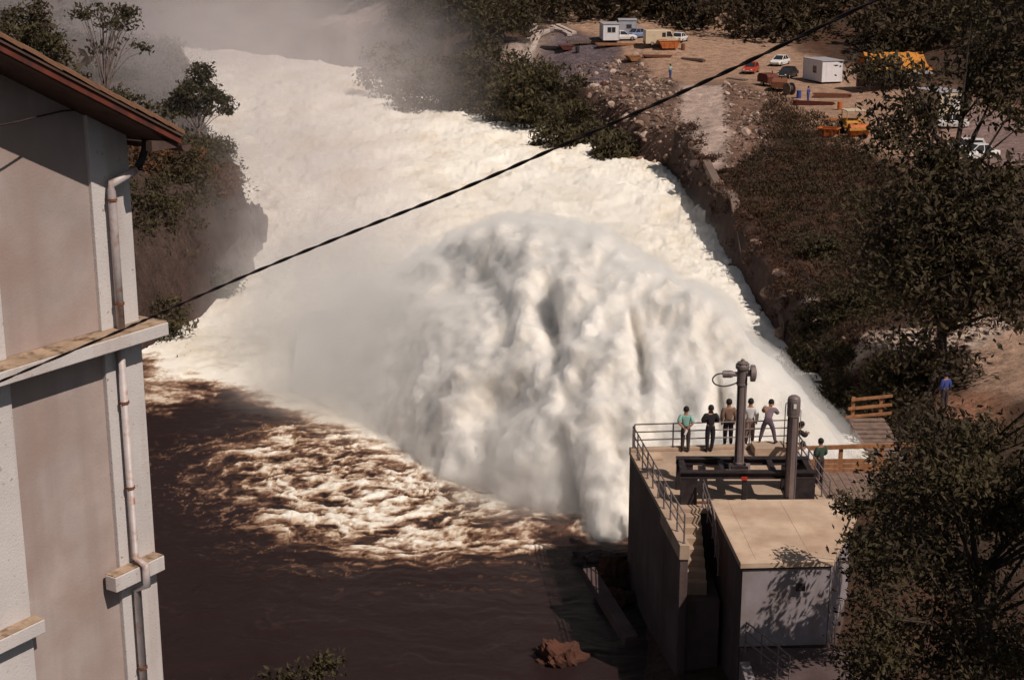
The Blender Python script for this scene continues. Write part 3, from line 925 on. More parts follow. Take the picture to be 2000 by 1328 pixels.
OV = 0.72                                              # roof overhang at the gable
def build_powerhouse():
    led_s, led_top = W(301, 638, 0.30)
    led_bot = W(301, 663, 0.30)[1]
    led_end = W(329, 631, 0.30)[0]
    up = -0.02                                           # plane of the upper pilaster
    s_up = W(270, 600, up)[0]                            # corner of the upper storey
    root = thing('powerhouse', 'tall pale plastered building with red roof verge at left edge', 'building', WP(0, 0, 0))
    L0 = -9.0
    def slab(s0, s1, z0, z1, o0, o1, name, m, parent=root, bevel=0.0):
        b = MB()
        b.prism([WP(s0, z0, o0), WP(s1, z0, o0), WP(s1, z1, o0), WP(s0, z1, o0)], WN * (o1 - o0))
        return b.build(name, m, parent, True, bevel=bevel)
    # --- lower storey: recessed panel, corner pilaster, left pilaster
    slab(L0, -0.01, -1.0, led_bot, -8.0, -0.07, 'wall', 'wall_plaster')
    pw = W(206, 710)[0]
    slab(pw, 0, -1.0, led_bot - 0.002, -0.4, 0.0, 'pilaster', 'wall_trim', bevel=0.012)
    lp = W(36, 925)[0]
    slab(lp - 1.3, lp, -1.0, led_bot - 0.002, -0.4, 0.0, 'pilaster', 'wall_trim', bevel=0.012)
    # --- string course
    lt = slab(L0, led_end, led_bot, led_top, -7.9, 0.30, 'ledge', 'wall_trim', bevel=0.01)
    slab(L0, led_end - 0.01, led_top, led_top + 0.022, -0.3, 0.285, 'ledge_capping', 'ledge_top')
    # --- upper storey
    V0 = W(0, 85, OV)
    V1 = W(352, 268, OV)
    slope = (V1[1] - V0[1]) / (V1[0] - V0[0])
    def verge_z(s): return V0[1] + slope * (s - V0[0])
    def gable(s0, s1, o0, o1, name, m):
        b = MB()
        b.prism([WP(s0, led_top + 0.02, o0), WP(s1, led_top + 0.02, o0), WP(s1, verge_z(s1) - 0.101, o0), WP(s0, verge_z(s0) - 0.101, o0)], WN * (o1 - o0))
        return b.build(name, m, root, True, bevel=0.01)
    gable(L0, s_up - 0.01, -7.5, up - 0.06, 'wall', 'wall_plaster')
    gable(W(183, 420, up)[0], s_up, up - 0.35, up, 'pilaster', 'wall_trim')
    l2 = W(8, 640, up)[0]
    gable(l2 - 1.2, l2, up - 0.35, up, 'pilaster', 'wall_trim')
    # --- roof: deck, soffit boards, red verge board and tiles along the rake
    vs0, vs1 = L0, V1[0]
    def rake(s0, s1, dz0, dz1, o0, o1, name, m, parent):
        b = MB()
        b.prism([WP(s0, verge_z(s0) + dz0, o0), WP(s1, verge_z(s1) + dz0, o0), WP(s1, verge_z(s1) + dz1, o0), WP(s0, verge_z(s0) + dz1, o0)], WN * (o1 - o0))
        return b.build(name, m, parent, True)
    roof = rake(vs0, vs1 - 0.03, -0.10, -0.02, -8.0, OV - .02, 'roof', 'soffit', root)
    rake(vs0, vs1, -0.085, 0.0, OV - .017, OV + .012, 'verge_board', 'verge_red', roof)
    rake(vs0, vs1 + 0.01, 0.003, 0.03, OV - .02, OV + .04, 'verge_trim', 'soffit', roof)
    # half-round tiles stepping down the verge, each lapping the next
    step = 0.30
    ln = math.hypot(1, slope)
    sdir = (WT + Vector((0, 0, slope))).normalized()
    nup = sdir.cross(WN)
    if nup.z < 0: nup = -nup
    prof = []
    for k in range(7):
        a = math.pi * k / 6
        prof.append((math.cos(a) * 0.10, math.sin(a) * 0.075))
    b = MB()
    outer = [Vector((0, c, s)) for c, s in prof]
    rows = []
    for e, sc in ((0, 0.92), (step * 1.12, 1.08)):
        rows.append([Vector((e, c * sc, s * sc + (0.0 if e else 0.014))) for c, s in prof] + [Vector((e, c * sc * 0.82, (s * 0.8) * sc + (0.0 if e else 0.014))) for c, s in reversed(prof)])
    n = len(rows[0])
    b.add(rows[0] + rows[1], [(i, (i + 1) % n, n + (i + 1) % n, n + i) for i in range(n)] + [tuple(range(n - 1, -1, -1)), tuple(range(n, 2 * n))])
    MT = Matrix((sdir, WN, nup)).transposed().to_4x4()
    tile0 = b.build('roof_tile', 'tile', roof)
    cnt = int((vs1 - W(-60, 60, OV)[0]) * ln / step)
    first = True
    for row, off in ((0, OV - .06), (1, OV - .28)):
        for i in range(cnt):
            s = vs1 + 0.03 - (i + 1.05) * step / ln
            o = tile0 if first else tile0.copy()
            if not first: C.objects.link(o)
            first = False
            o.parent = roof
            q = WP(s, verge_z(s) + 0.05 + random.uniform(-.006, .01), off) - Vector(root.location)
            o.matrix_local = Matrix.Translation(q) @ MT @ Matrix.Rotation(random.uniform(-.05, .05), 4, 'Z')
    # --- gutter along the eave, with the swan neck and the downpipe
    gz = verge_z(vs1) - 0.10
    g = MB()
    prof = [(math.cos(a) * 0.085, math.sin(a) * 0.085) for a in [math.pi + math.pi * k / 8 for k in range(9)]]
    a_, b_ = WP(vs1 + 0.05, gz, OV + .05), WP(vs1 + 0.05, gz, -8)
    vs = [a_ + WT * c + Vector((0, 0, s)) for c, s in prof] + [b_ + WT * c + Vector((0, 0, s)) for c, s in prof]
    g.add(vs, [(k, k + 1, 10 + k, 9 + k) for k in range(8)] + [tuple(range(9))])
    g.build('gutter', 'soffit', root, True)
    b = MB()                                             # eave fascia beam running under the overhang
    b.prism([WP(W(252, 268, 0.3)[0], gz - 0.03, OV - .04), WP(vs1, gz - 0.03, OV - .04), WP(vs1, gz + 0.05, OV - .04), WP(W(252, 268, 0.3)[0], gz + 0.10, OV - .04)], WN * -0.10)
    b.build('eave_beam', 'soffit', root, True)
    pts = [W(284, 272, .2), W(284, 290, .2), W(277, 312, .2), W(268, 330, .2)]
    b = MB()
    b.tube([WP(s, z, 0.2) for s, z in pts], 0.048, 10)
    b.build('gutter_outlet', 'black_iron', root, True, sm=True)
    off = 0.085
    p = [W(266, 331, 0.2), W(217, 360, off), W(218, 375, off), W(226, 470, off), W(235, 638, off)]
    b = MB()
    q = [WP(*p[0], 0.2), WP(*p[1], off), WP(*p[2], off), WP(*p[3], off), WP(p[4][0], led_top + 0.02, off)]
    q[3] = WP(q and p[2][0], p[3][1], off)
    q[4] = WP(p[2][0], led_top + 0.02, off)
    b.tube(q, 0.052, 12)
    dp = b.build('downpipe', 'zinc', root, True, sm=True)
    def collar(parent, s, z, o, r=0.066, h=0.03):
        b = MB()
        c = WP(s, z, o)
        b.tube([c, c + Vector((0, 0, h))], r, 12)
        b.bar(c - WN * (o - 0.0), c - WN * 0.04, 0.03, 0.025)
        return b.build('pipe_collar', 'rust', parent, True)
    for v in (392, 598): collar(dp, p[2][0], W(222, v, off)[1], off)
    # lower run: drops from the ledge, steps out over the sill block, carries on down
    sill_t, sill_b = W(228, 1128, 0.20)[1], W(228, 1158, 0.20)[1]
    lo = 0.085
    s1 = W(241, 760, lo)[0]
    b = MB()
    b.tube([WP(s1, led_bot - 0.005, lo), WP(s1, sill_t + 0.10, lo), WP(s1, sill_t + 0.02, 0.27), WP(s1, sill_b - 0.05, 0.27), WP(s1, sill_b - 0.16, lo), WP(s1, -0.5, lo)], 0.052, 12)
    d2 = b.build('downpipe', 'zinc', root, True, sm=True)
    for v in (785, 955, 1320): collar(d2, s1, W(250, v, lo)[1], lo)
    # sill blocks
    a, e = W(226, 1130, 0.20)[0], W(322, 1097, 0.20)[0]
    slab(a, e, sill_b, sill_t, 0.001, 0.20, 'sill_block', 'wall_trim', bevel=0.012)
    slab(a + .01, e - .01, sill_t, sill_t + 0.012, 0.003, 0.19, 'sill_capping', 'ledge_top')
    t2, b2 = W(60, 1222, 0.20)[1], W(60, 1249, 0.20)[1]
    e2 = W(88, 1210, 0.20)[0]
    slab(lp - 1.35, e2, b2, t2, 0.001, 0.20, 'sill_block', 'wall_trim', bevel=0.012)
    slab(lp - 1.34, e2 - .01, t2, t2 + 0.012, 0.003, 0.19, 'sill_capping', 'ledge_top')
    # service wire looping in under the verge
    b = MB()
    w = [W(-40, 244, 0.25), W(20, 236, 0.25), W(70, 226, 0.22), W(120, 217, 0.1), W(150, 216, 0.0)]
    b.tube([WP(s, z, o) for (s, z), o in zip(w, (0.5, 0.4, 0.3, 0.12, -0.04))], 0.012, 6)
    b.build('service_wire', 'cable', root, True)
    # little pipe outlet poking from the pilaster
    return root
build_powerhouse()

# ------------------------------------------------------------------ the sagging twisted cable
def build_cable():
    ctl = [(-60, 770, 14.6), (0, 745, 14.2), (230, 648, 13.4), (330, 604, 13.1), (500, 530, 12.5), (700, 449, 11.8), (900, 370, 11.1), (1100, 283, 10.4), (1300, 195, 9.8), (1500, 102, 9.2), (1800, -45, 8.4), (2150, -230, 7.6)]
    pts = spline([D(*c) for c in ctl], np.linspace(0, 1, 420))
    b = MB()
    for k in range(2):
        path = []
        for i, p in enumerate(pts):
            a = i * 0.36 + k * math.pi
            path.append(Vector(p) + Vector((math.cos(a) * 0.0065, 0, math.sin(a) * 0.0065)))
        b.tube(path, 0.0075, 6)
    o = b.build('overhead_cable', 'cable', None, sm=True)
    tag(o, 'black twisted overhead cable slanting across the whole view', 'cable')
build_cable()

# ------------------------------------------------------------------ outlet pier, gate frame and control house
def rail_run(name, label, pts, h=1.05, gap=1.15, rails=(1.05, 0.72, 0.38), r=0.027, m='rail_paint', cat='railing'):
    """tubular guard rail along a polyline of foot points"""
    pts = [Vector(p) for p in pts]
    t = thing(name, label, cat, pts[0])
    for k in rails:
        b = MB()
        b.tube([p + Vector((0, 0, k)) for p in pts], r, 8)
        b.build('rail', m, t, True, sm=True)
    post = None
    for a, c in zip(pts[:-1], pts[1:]):
        n = max(1, round((c - a).length / gap))
        for i in range(n + 1):
            if i == n and c is not pts[-1]: continue
            p = a + (c - a) * (i / n)
            if post is None:
                b = MB()
                b.tube([(0, 0, 0), (0, 0, h)], r * 1.1, 8)
                b.bar((0, 0, 0), (0, 0, 0.02), 0.10, 0.10)
                post = b.build('post', m, t)
                o = post
            else:
                o = post.copy()
                C.objects.link(o)
                o.parent = t
            o.location = p - pts[0]
    return t

def build_pier():
    root = thing('outlet_pier', 'shaded concrete outlet pier with tan deck beside the jet', 'pier', (5.4, 53, 0))
    def pr(poly, z0, z1, name, m, parent=root, bevel=0.02):
        b = MB()
        b.prism([(x, y, z0) for x, y in poly], (0, 0, z1 - z0))
        return b.build(name, m, parent, True, bevel=bevel)
    pr([(4.69, 57.8), (5.36, 51.6), (11.5, 51.6), (11.1, 58.4)], -1, 5.42, 'pier_body', 'concrete_shaded')
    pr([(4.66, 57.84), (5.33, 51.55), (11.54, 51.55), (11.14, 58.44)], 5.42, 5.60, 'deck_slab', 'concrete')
    pr([(4.66, 57.84), (4.70, 57.55), (11.15, 58.15), (11.14, 58.44)], 5.602, 5.74, 'kerb', 'concrete')
    pr([(9.55, 57.1), (10.9, 57.15), (10.85, 58.0), (9.5, 57.95)], 5.603, 5.95, 'plinth', 'concrete')
    pr([(4.95, 57.3), (5.0, 56.6), (5.9, 56.65), (5.85, 57.35)], 5.603, 5.72, 'hatch_cover', 'concrete_roof')
    # walkway wall running on towards the viewer
    pr([(5.36, 51.598), (5.70, 48.3), (5.98, 48.3), (5.68, 51.598)], -1, 5.05, 'side_wall', 'concrete_shaded')
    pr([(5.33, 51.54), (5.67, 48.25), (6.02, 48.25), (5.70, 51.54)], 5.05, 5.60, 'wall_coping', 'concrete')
    pr([(6.0, 48.6), (7.15, 48.6), (7.15, 51.59), (5.72, 51.59)], -1, 3.4, 'stair_base', 'concrete_shaded')
    for i in range(7):
        y1 = 51.55 - i * 0.36
        pr([(5.75, y1 - 0.36), (6.75, y1 - 0.36), (6.75, y1), (5.75, y1)], 3.4, 5.45 - i * 0.26, 'step', 'concrete')
    return root
build_pier()

def build_house():
    root = thing('control_house', 'flat roofed concrete control house with pale shaded front wall', 'house', (9, 48.5, 0))
    def pr(poly, z0, z1, name, m, bevel=0.02, parent=root):
        b = MB()
        b.prism([(x, y, z0) for x, y in poly], (0, 0, z1 - z0))
        return b.build(name, m, parent, True, bevel=bevel)
    pr([(7.44, 46.0), (10.32, 46.16), (11.72, 49.75), (11.78, 51.5), (7.16, 51.4)], -1, 5.80, 'wall', 'concrete_shaded')
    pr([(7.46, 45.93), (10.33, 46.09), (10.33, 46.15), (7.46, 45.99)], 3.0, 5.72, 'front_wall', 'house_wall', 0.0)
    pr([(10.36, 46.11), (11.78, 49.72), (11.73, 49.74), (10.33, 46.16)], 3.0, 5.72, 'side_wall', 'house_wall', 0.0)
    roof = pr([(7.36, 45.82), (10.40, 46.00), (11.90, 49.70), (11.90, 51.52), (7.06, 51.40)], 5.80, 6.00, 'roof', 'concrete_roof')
    pr([(11.2, 48.05), (11.34, 48.0), (11.92, 49.55), (11.78, 49.6)], 6.002, 6.16, 'upstand', 'concrete_roof', 0.01, roof)
    # lower terrace in front and its steps
    pr([(7.46, 43.0), (12.0, 43.0), (12.0, 45.9), (7.46, 45.9)], -1, 2.98, 'terrace', 'concrete_shaded')
    pr([(7.30, 42.6), (7.62, 42.6), (7.62, 44.8), (7.30, 44.8)], -1, 3.05, 'terrace_coping', 'house_wall')
    b = MB()
    b.box(9.2, 9.5, 45.86, 45.925, 5.0, 5.25)
    b.build('vent_grille', 'steel_dark', root, True)
    for x in (7.9, 9.75):                                # formwork joints in the roof screed
        b = MB()
        b.bar((x, 46.1, 6.003), (x - .2, 51.3, 6.003), .012, .006)
        b.build('joint_strip', 'concrete', roof, True)
    return root
build_house()

rail_run('guard_railing', 'grey three bar railing along the left edge of the pier deck', [(4.80, 57.70, 5.60), (5.45, 51.6, 5.60), (5.83, 48.40, 5.60)], gap=0.95)
rail_run('guard_railing', 'grey railing along the far edge of the deck behind the onlookers', [(4.86, 57.72, 5.74), (11.02, 58.27, 5.74)], gap=1.55, h=0.98, rails=(0.98, 0.66, 0.33))
rail_run('guard_railing', 'grey railing on the right of the deck next to the footbridge', [(11.06, 58.15, 5.60), (11.40, 51.7, 5.60)], gap=1.05)
rail_run('stair_railing', 'short grey railing beside the control house roof and steps', [(6.85, 51.7, 5.60), (7.06, 50.3, 5.0), (7.10, 48.9, 4.2)], gap=0.7)
rail_run('stair_railing', 'grey stair railing in front of the control house', [(7.60, 45.6, 2.98), (8.35, 43.9, 2.98), (8.6, 43.2, 2.98)], gap=0.9)

def build_frame():
    t = thing('gantry', 'low dark steel gantry standing on the pier deck', 'gantry', (6.1, 51.9, 5.6))
    x0, x1, y0, y1, z0, z1 = 6.08, 10.92, 51.95, 53.65, 5.60, 6.85
    def bx(name, *a, m='steel_dark', bev=0.008):
        b = MB()
        b.box(*a)
        return b.build(name, m, t, True, bevel=bev)
    for xa, xb in ((x0, x0 + 0.60), (x1 - 0.95, x1)):
        for ya, yb in ((y0, y0 + 0.22), (y1 - 0.22, y1)):
            bx('column', xa, xb, ya, yb, z0, z1 - 0.26)
    for ya, yb in ((y0, y0 + 0.24), (y1 - 0.24, y1)):
        b = MB()                                            # I-section beams
        b.box(x0 - .02, x1 + .02, ya - .02, yb + .02, z1 - 0.26, z1 - 0.215)
        b.box(x0 - .02, x1 + .02, ya + .09, yb - .09, z1 - 0.216, z1 - 0.04)
        b.box(x0 - .02, x1 + .02, ya - .02, yb + .02, z1 - 0.041, z1)
        be = b.build('beam', 'steel_dark', t, True)
    bx('mid_post', 8.30, 8.46, y0 + 0.02, y0 + 0.20, z0, z1 - 0.262)
    bx('lower_tie', x0 + 0.6, x1 - 0.95, y0 + 0.06, y0 + 0.12, z0 + 0.02, z0 + 0.10, m='rust')
    for xx in (x0 + 0.05, 7.55, 9.35, x1 - 0.25):
        bx('cross_beam', xx, xx + 0.2, y0 + 0.262, y1 - 0.262, z1 - 0.22, z1 - 0.03)
    for xx in (7.80, 8.42):                                 # slanting stays that carry the hoist
        b = MB()
        b.bar((xx - 0.38, 55.9, 5.75), (xx + 0.10, 52.25, 6.96), 0.16, 0.22)
        b.build('stay', 'steel_dark' if xx < 8.3 else 'steel_grey', t, True)
    bx('red_plate', 8.24, 8.46, y0 - 0.03, y0 - 0.021, z1 - 0.30, z1 - 0.16, m='red_paint', bev=0)
    bx('bracket', 7.92, 8.52, y0 + 0.26, y0 + 0.62, z1 + 0.001, z1 + 0.12)
    # small gear on the deck beneath
    bx('control_box', 7.05, 7.3, 52.0, 52.15, z0, z0 + 0.14)
    return t
build_frame()

def lathe(b, prof, n=18, base=(0, 0, 0)):
    vs, fs = [], []
    for r, z in prof:
        for k in range(n):
            a = 2 * math.pi * k / n
            vs.append((base[0] + r * math.cos(a), base[1] + r * math.sin(a), base[2] + z))
    for i in range(len(prof) - 1):
        for k in range(n):
            fs.append((i * n + k, i * n + (k + 1) % n, (i + 1) * n + (k + 1) % n, (i + 1) * n + k))
    fs.append(tuple(range(n - 1, -1, -1)))
    fs.append(tuple((len(prof) - 1) * n + k for k in range(n)))
    return b.add(vs, fs)

def build_hoist_tall():
    t = thing('gate_hoist', 'tall grey screw hoist with gearbox, motor and looping cable', 'hoist', (8.22, 52.55, 6.975))
    b = MB()
    lathe(b, [(0.20, 0), (0.20, 0.06), (0.165, 0.08), (0.165, 2.95), (0.20, 2.97), (0.20, 3.03), (0.175, 3.05)])
    b.build('column_tube', 'steel_grey', t, sm=False)
    for a in (0.3, 2.2, 4.0, 5.4):
        b = MB()
        b.bar((0.175 * math.cos(a), 0.175 * math.sin(a), 0.08), (0.175 * math.cos(a), 0.175 * math.sin(a), 2.95), 0.05, 0.035, up=(math.cos(a), math.sin(a), 0))
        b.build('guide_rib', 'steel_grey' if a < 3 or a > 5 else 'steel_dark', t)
    b = MB()
    lathe(b, [(0.19, 3.05), (0.19, 3.55), (0.25, 3.58), (0.25, 3.70), (0.20, 3.73), (0.20, 3.80), (0.08, 3.84), (0.06, 3.92)])
    g = b.build('gearbox', 'steel_grey', t, bevel=0.01)
    for a in range(6):
        b = MB()
        lathe(b, [(0.018, 0), (0.018, 0.06)], 6, (0.22 * math.cos(a * 1.047), 0.22 * math.sin(a * 1.047), 3.70))
        b.build('bolt', 'steel_dark', g)
    b = MB()
    b.tube([(-0.15, -0.02, 3.37), (-0.34, -0.02, 3.37), (-0.35, -0.02, 3.37), (-0.70, -0.02, 3.37)], [0.085, 0.085, 0.125, 0.125], 14)
    mo = b.build('motor', 'steel_grey', t)
    for k in range(5):
        b = MB()
        b.tube([(-0.42 - k * 0.055, -0.02, 3.37), (-0.445 - k * 0.055, -0.02, 3.37)], 0.137, 14)
        b.build('cooling_fin', 'steel_grey', mo)
    b = MB()
    b.tube([(0.15, -0.05, 3.42), (0.27, -0.07, 3.42), (0.28, -0.07, 3.42), (0.44, -0.08, 3.42), (0.45, -0.08, 3.42), (0.47, -0.08, 3.42)], [0.12, 0.12, 0.30, 0.30, 0.26, 0.2], 20)
    b.build('hand_wheel_drum', 'steel_grey', t, bevel=0.01)
    b = MB()
    loop = [(-0.68, -0.03, 3.40), (-0.92, -0.04, 3.36), (-1.06, -0.05, 3.20), (-0.98, -0.06, 3.02), (-0.70, -0.06, 2.93), (-0.40, -0.05, 2.97), (-0.15, -0.05, 3.08)]
    b.tube([tuple(p) for p in spline([Vector(p) for p in loop], np.linspace(0, 1, 30))], 0.026, 8)
    b.build('power_cable', 'cable', t, sm=True)
    return t
build_hoist_tall()

def build_hoist_short():
    t = thing('gate_hoist', 'shorter grey hoist cylinder with domed cap on the right', 'hoist', (9.96, 51.74, 5.62))
    b = MB()
    lathe(b, [(0.26, 0), (0.26, 0.08), (0.19, 0.10), (0.19, 2.86), (0.23, 2.88), (0.23, 2.95), (0.19, 2.97)])
    b.build('column_tube', 'steel_grey', t)
    for a in (0.5, 3.6, 4.6, 5.6):
        b = MB()
        b.bar((0.20 * math.cos(a), 0.20 * math.sin(a), 0.10), (0.20 * math.cos(a), 0.20 * math.sin(a), 2.86), 0.055, 0.04, up=(math.cos(a), math.sin(a), 0))
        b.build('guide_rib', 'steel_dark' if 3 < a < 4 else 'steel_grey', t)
    b = MB()
    lathe(b, [(0.235, 2.97), (0.235, 3.36), (0.21, 3.45), (0.13, 3.50), (0.03, 3.51)], 20)
    c = b.build('cap', 'steel_grey', t, sm=False, bevel=0.01)
    b = MB()
    b.box(-0.05, 0.05, -0.255, -0.236, 3.16, 3.30)
    b.build('name_plate', 'lamp_glass', c)
    b = MB()
    b.tube([(-0.22, -0.05, 3.30), (-0.29, -0.05, 3.27), (-0.30, -0.05, 3.1), (-0.30, -0.05, 1.9)], 0.018, 8)
    b.build('conduit', 'steel_dark', t, sm=True)
    b = MB()
    b.tube([(0.21, -0.08, 3.1), (0.25, -0.08, 3.05), (0.25, -0.08, 2.0)], 0.014, 8)
    b.build('conduit', 'steel_grey', t, sm=True)
    t.scale = (1, 1, 1.19)
    return t
build_hoist_short()

# ------------------------------------------------------------------ timber footbridge and fence right of the pier
def build_timber():
    t = thing('footbridge', 'orange timber footbridge with plank side at the jet outlet', 'footbridge', (11.5, 58.5, 3.8))
    for i in range(17):
        x = 11.55 + i * 0.33
        b = MB()
        b.box(x, x + 0.31, 57.2, 60.3, 3.72 + random.uniform(-.01, .01), 3.80 + random.uniform(-.012, .012))
        b.build('deck_plank', 'wood_grey', t, True)
    for x in (12.55, 13.6, 15.3, 16.5):
        b = MB()
        b.box(x, x + 0.16, 60.32, 60.46, 3.3, 4.80)
        b.build('post', 'wood_orange', t, True, bevel=0.01)
    b = MB()
    b.bar((11.3, 60.28, 4.80), (17.3, 60.28, 5.02), 0.12, 0.17)
    b.build('rail', 'wood_orange', t, True, bevel=0.01)
    for k in range(3):
        b = MB()
        b.bar((11.9, 60.27, 3.82 + k * 0.215), (16.3 - .3 * k, 60.27, 3.86 + k * 0.215), 0.05, 0.195)
        b.build('side_board', 'wood_orange', t, True, bevel=0.006)
    f = thing('timber_fence', 'orange timber fence of three rails above the footbridge', 'fence', (15.2, 66, 4))
    for k, z in enumerate((4.30, 4.70, 5.12)):
        b = MB()
        b.bar((15.05 + .12 * k, 66.0, z), (17.2, 66.3, z + 0.10), 0.07, 0.13)
        b.build('rail', 'wood_orange', f, True, bevel=0.006)
    for x, y in ((15.35, 66.12), (16.65, 66.3)):
        b = MB()
        b.box(x, x + .14, y, y + .12, 3.4, 5.2)
        b.build('post', 'wood_orange', f, True, bevel=0.006)
    s = thing('plank_ramp', 'grey plank ramp sloping up from the footbridge to the fence', 'ramp', (15.5, 62, 3.8))
    for i in range(12):
        a = i / 11
        y, x, z = 60.9 + a * 4.6, 15.9 - a * 0.2, 3.75 + a * 0.55
        b = MB()
        b.box(x - 0.55 - .1 * (1 - a), x + 1.05, y, y + 0.36, z - .06, z + random.uniform(-.02, .03))
        b.build('plank', 'wood_grey', s, True)
build_timber()

# ------------------------------------------------------------------ people
def skin_mesh(name, joints, edges, radii, m, parent, root=0, sub=2):
    me = bpy.data.meshes.new(name)
    me.from_pydata([tuple(j) for j in joints], edges, [])
    o = bpy.data.objects.new(name, me)
    C.objects.link(o)
    o.parent = parent
    me.materials.append(MATS[m])
    if not me.skin_vertices:
        pass
    mod = o.modifiers.new('skin', 'SKIN')
    mod.use_smooth_shade = True
    mod.branch_smoothing = 0.6
    bm_needed = len(me.skin_vertices) == 0
    if bm_needed:
        import bmesh
        bm = bmesh.new()
        bm.from_mesh(me)
        bm.verts.layers.skin.verify()
        bm.to_mesh(me)
        bm.free()
    for i, r in enumerate(radii):
        sv = me.skin_vertices[0].data[i]
        sv.radius = r if hasattr(r, '__len__') else (r, r)
        sv.use_root = (i == root)
    s = o.modifiers.new('sub', 'SUBSURF')
    s.levels = s.render_levels = sub
    return o

def person(label, loc, rotz, shirt, trousers, pose=None, hair='hair', sleeves=True, name='person', group=None, scale=1.0, simple=False):
    scale *= 1.07
    """a standing figure facing +Y before rotation; pose overrides joint places"""
    t = thing(name, label, 'person', loc, rotz, group)
    J = dict(pel=(0, 0, .95), wai=(0, .01, 1.10), che=(0, -.01, 1.32), nec=(0, -.01, 1.47), hd0=(0, .015, 1.56), hd1=(0, .03, 1.68),
             shL=(-.18, -.01, 1.41), shR=(.18, -.01, 1.41), elL=(-.24, -.03, 1.14), elR=(.24, -.03, 1.14), wrL=(-.22, .06, .90), wrR=(.22, .06, .90),
             hiL=(-.09, 0, .90), hiR=(.09, 0, .90), knL=(-.10, .02, .49), knR=(.10, .02, .49), anL=(-.11, -.02, .09), anR=(.11, -.02, .09),
             toL=(-.13, .13, .035), toR=(.13, .13, .035))
    J.update(pose or {})
    J['nk'] = Vector(J['che']) * .35 + Vector(J['nec']) * .65
    J = {k: Vector(v) * scale for k, v in J.items()}
    k = scale
    names = ['pel', 'wai', 'che', 'nec', 'hd0', 'hd1', 'shL', 'elL', 'wrL', 'shR', 'elR', 'wrR', 'hiL', 'knL', 'anL', 'hiR', 'knR', 'anR']
    ed = [('che', 'nk'), ('pel', 'wai'), ('wai', 'che'), ('che', 'nec'), ('nec', 'hd0'), ('hd0', 'hd1'), ('che', 'shL'), ('shL', 'elL'), ('elL', 'wrL'), ('che', 'shR'), ('shR', 'elR'), ('elR', 'wrR'),
          ('pel', 'hiL'), ('hiL', 'knL'), ('knL', 'anL'), ('pel', 'hiR'), ('hiR', 'knR'), ('knR', 'anR')]
    rad = dict(pel=(.145, .105), wai=(.14, .10), che=(.155, .105), nec=.055, nk=.075, hd0=.085, hd1=.088, shL=.078, elL=.052, wrL=.034, shR=.078, elR=.052, wrR=.034, hiL=.092, knL=.064, anL=.042, hiR=.092, knR=.064, anR=.042)
    def sk(nm, ns, m, grow, root, extra=None):
        ix = {n: i for i, n in enumerate(ns)}
        E = [(ix[a], ix[b]) for a, b in ed if a in ix and b in ix]
        R = []
        for n in ns:
            r = rad[n]
            r = (r, r) if not hasattr(r, '__len__') else r
            R.append(((r[0] * 1.07 + grow) * k, (r[1] * 1.07 + grow) * k))
        return skin_mesh(nm, [J[n] for n in ns], E, R, m, t, ix[root])
    sk('body', names, 'skin', 0.0, 'pel')
    arm = ['shL', 'elL', 'shR', 'elR'] + (['wrL', 'wrR'] if sleeves else [])
    sk('shirt', ['pel', 'wai', 'che', 'nk'] + arm, shirt, 0.024, 'pel')
    sk('trousers', ['wai', 'pel', 'hiL', 'knL', 'anL', 'hiR', 'knR', 'anR'], trousers, 0.017, 'pel')
    b = MB()
    hd = (J['hd0'] + J['hd1']) / 2
    up = (J['hd1'] - J['hd0']).normalized()
    q = Vector((0, 0, 1)).rotation_difference(up).to_matrix()
    b.ell(hd + up * 0.035 * k + q @ Vector((0, -.016, 0)) * k, (0.108 * k, 0.115 * k, 0.118 * k), 14, 10, q)
    b.build('hair', hair, t, sm=True)
    b = MB()                                             # the face looks out below the hair
    fwd = q @ Vector((0, 1, 0))
    b.ell(hd + fwd * 0.045 * k - up * 0.02 * k, (0.066 * k, 0.055 * k, 0.085 * k), 12, 8, q)
    b.tube([hd + fwd * .095 * k, hd + fwd * .118 * k - up * .02 * k, hd + fwd * .10 * k - up * .035 * k], [.008 * k, .014 * k, .010 * k], 6)
    fc = b.build('face', 'skin', t, sm=True)
    for sx in (-1, 1):
        b = MB()
        b.ell(hd + q @ Vector((sx * 0.104, 0.01, -0.02)) * k, (0.012 * k, 0.022 * k, 0.032 * k), 8, 6, q)
        b.build('ear', 'skin', t, sm=True)
        b = MB()
        b.ell(hd + q @ Vector((sx * 0.028, 0.092, 0.01)) * k, (0.011 * k, 0.008 * k, 0.007 * k), 8, 6, q)
        b.build('eye', 'hair', fc)
    for s in 'LR':
        w, e = J['wr' + s], J['el' + s]
        d = (w - e).normalized()
        side = d.cross(Vector((0, 1, 0)))
        side = side.normalized() if side.length > .1 else Vector((1, 0, 0))
        nrm = side.cross(d)
        b = MB()
        Mq = Matrix((side, nrm, d)).transposed()
        b.ell(w + d * 0.05 * k, (0.040 * k, 0.020 * k, 0.056 * k), 10, 7, Mq)
        for i, ln in enumerate((.072, .08, .075, .06)):
            r0 = w + d * .088 * k + side * (i - 1.5) * .019 * k
            b.tube([r0, r0 + (d * .55 * ln + nrm * .012) * k, r0 + (d * ln + nrm * .035) * k], [.0095 * k, .009 * k, .007 * k], 6)
        sg = -1 if s == 'L' else 1
        r0 = w + d * .03 * k - side * sg * .034 * k
        b.tube([r0, r0 + (d * .03 - side * sg * .022) * k, r0 + (d * .062 - side * sg * .026 + nrm * .012) * k], [.012 * k, .0105 * k, .008 * k], 6)
        b.build('hand', 'skin', t, sm=True)
        a, to = J['an' + s], J['to' + s]
        b = MB()
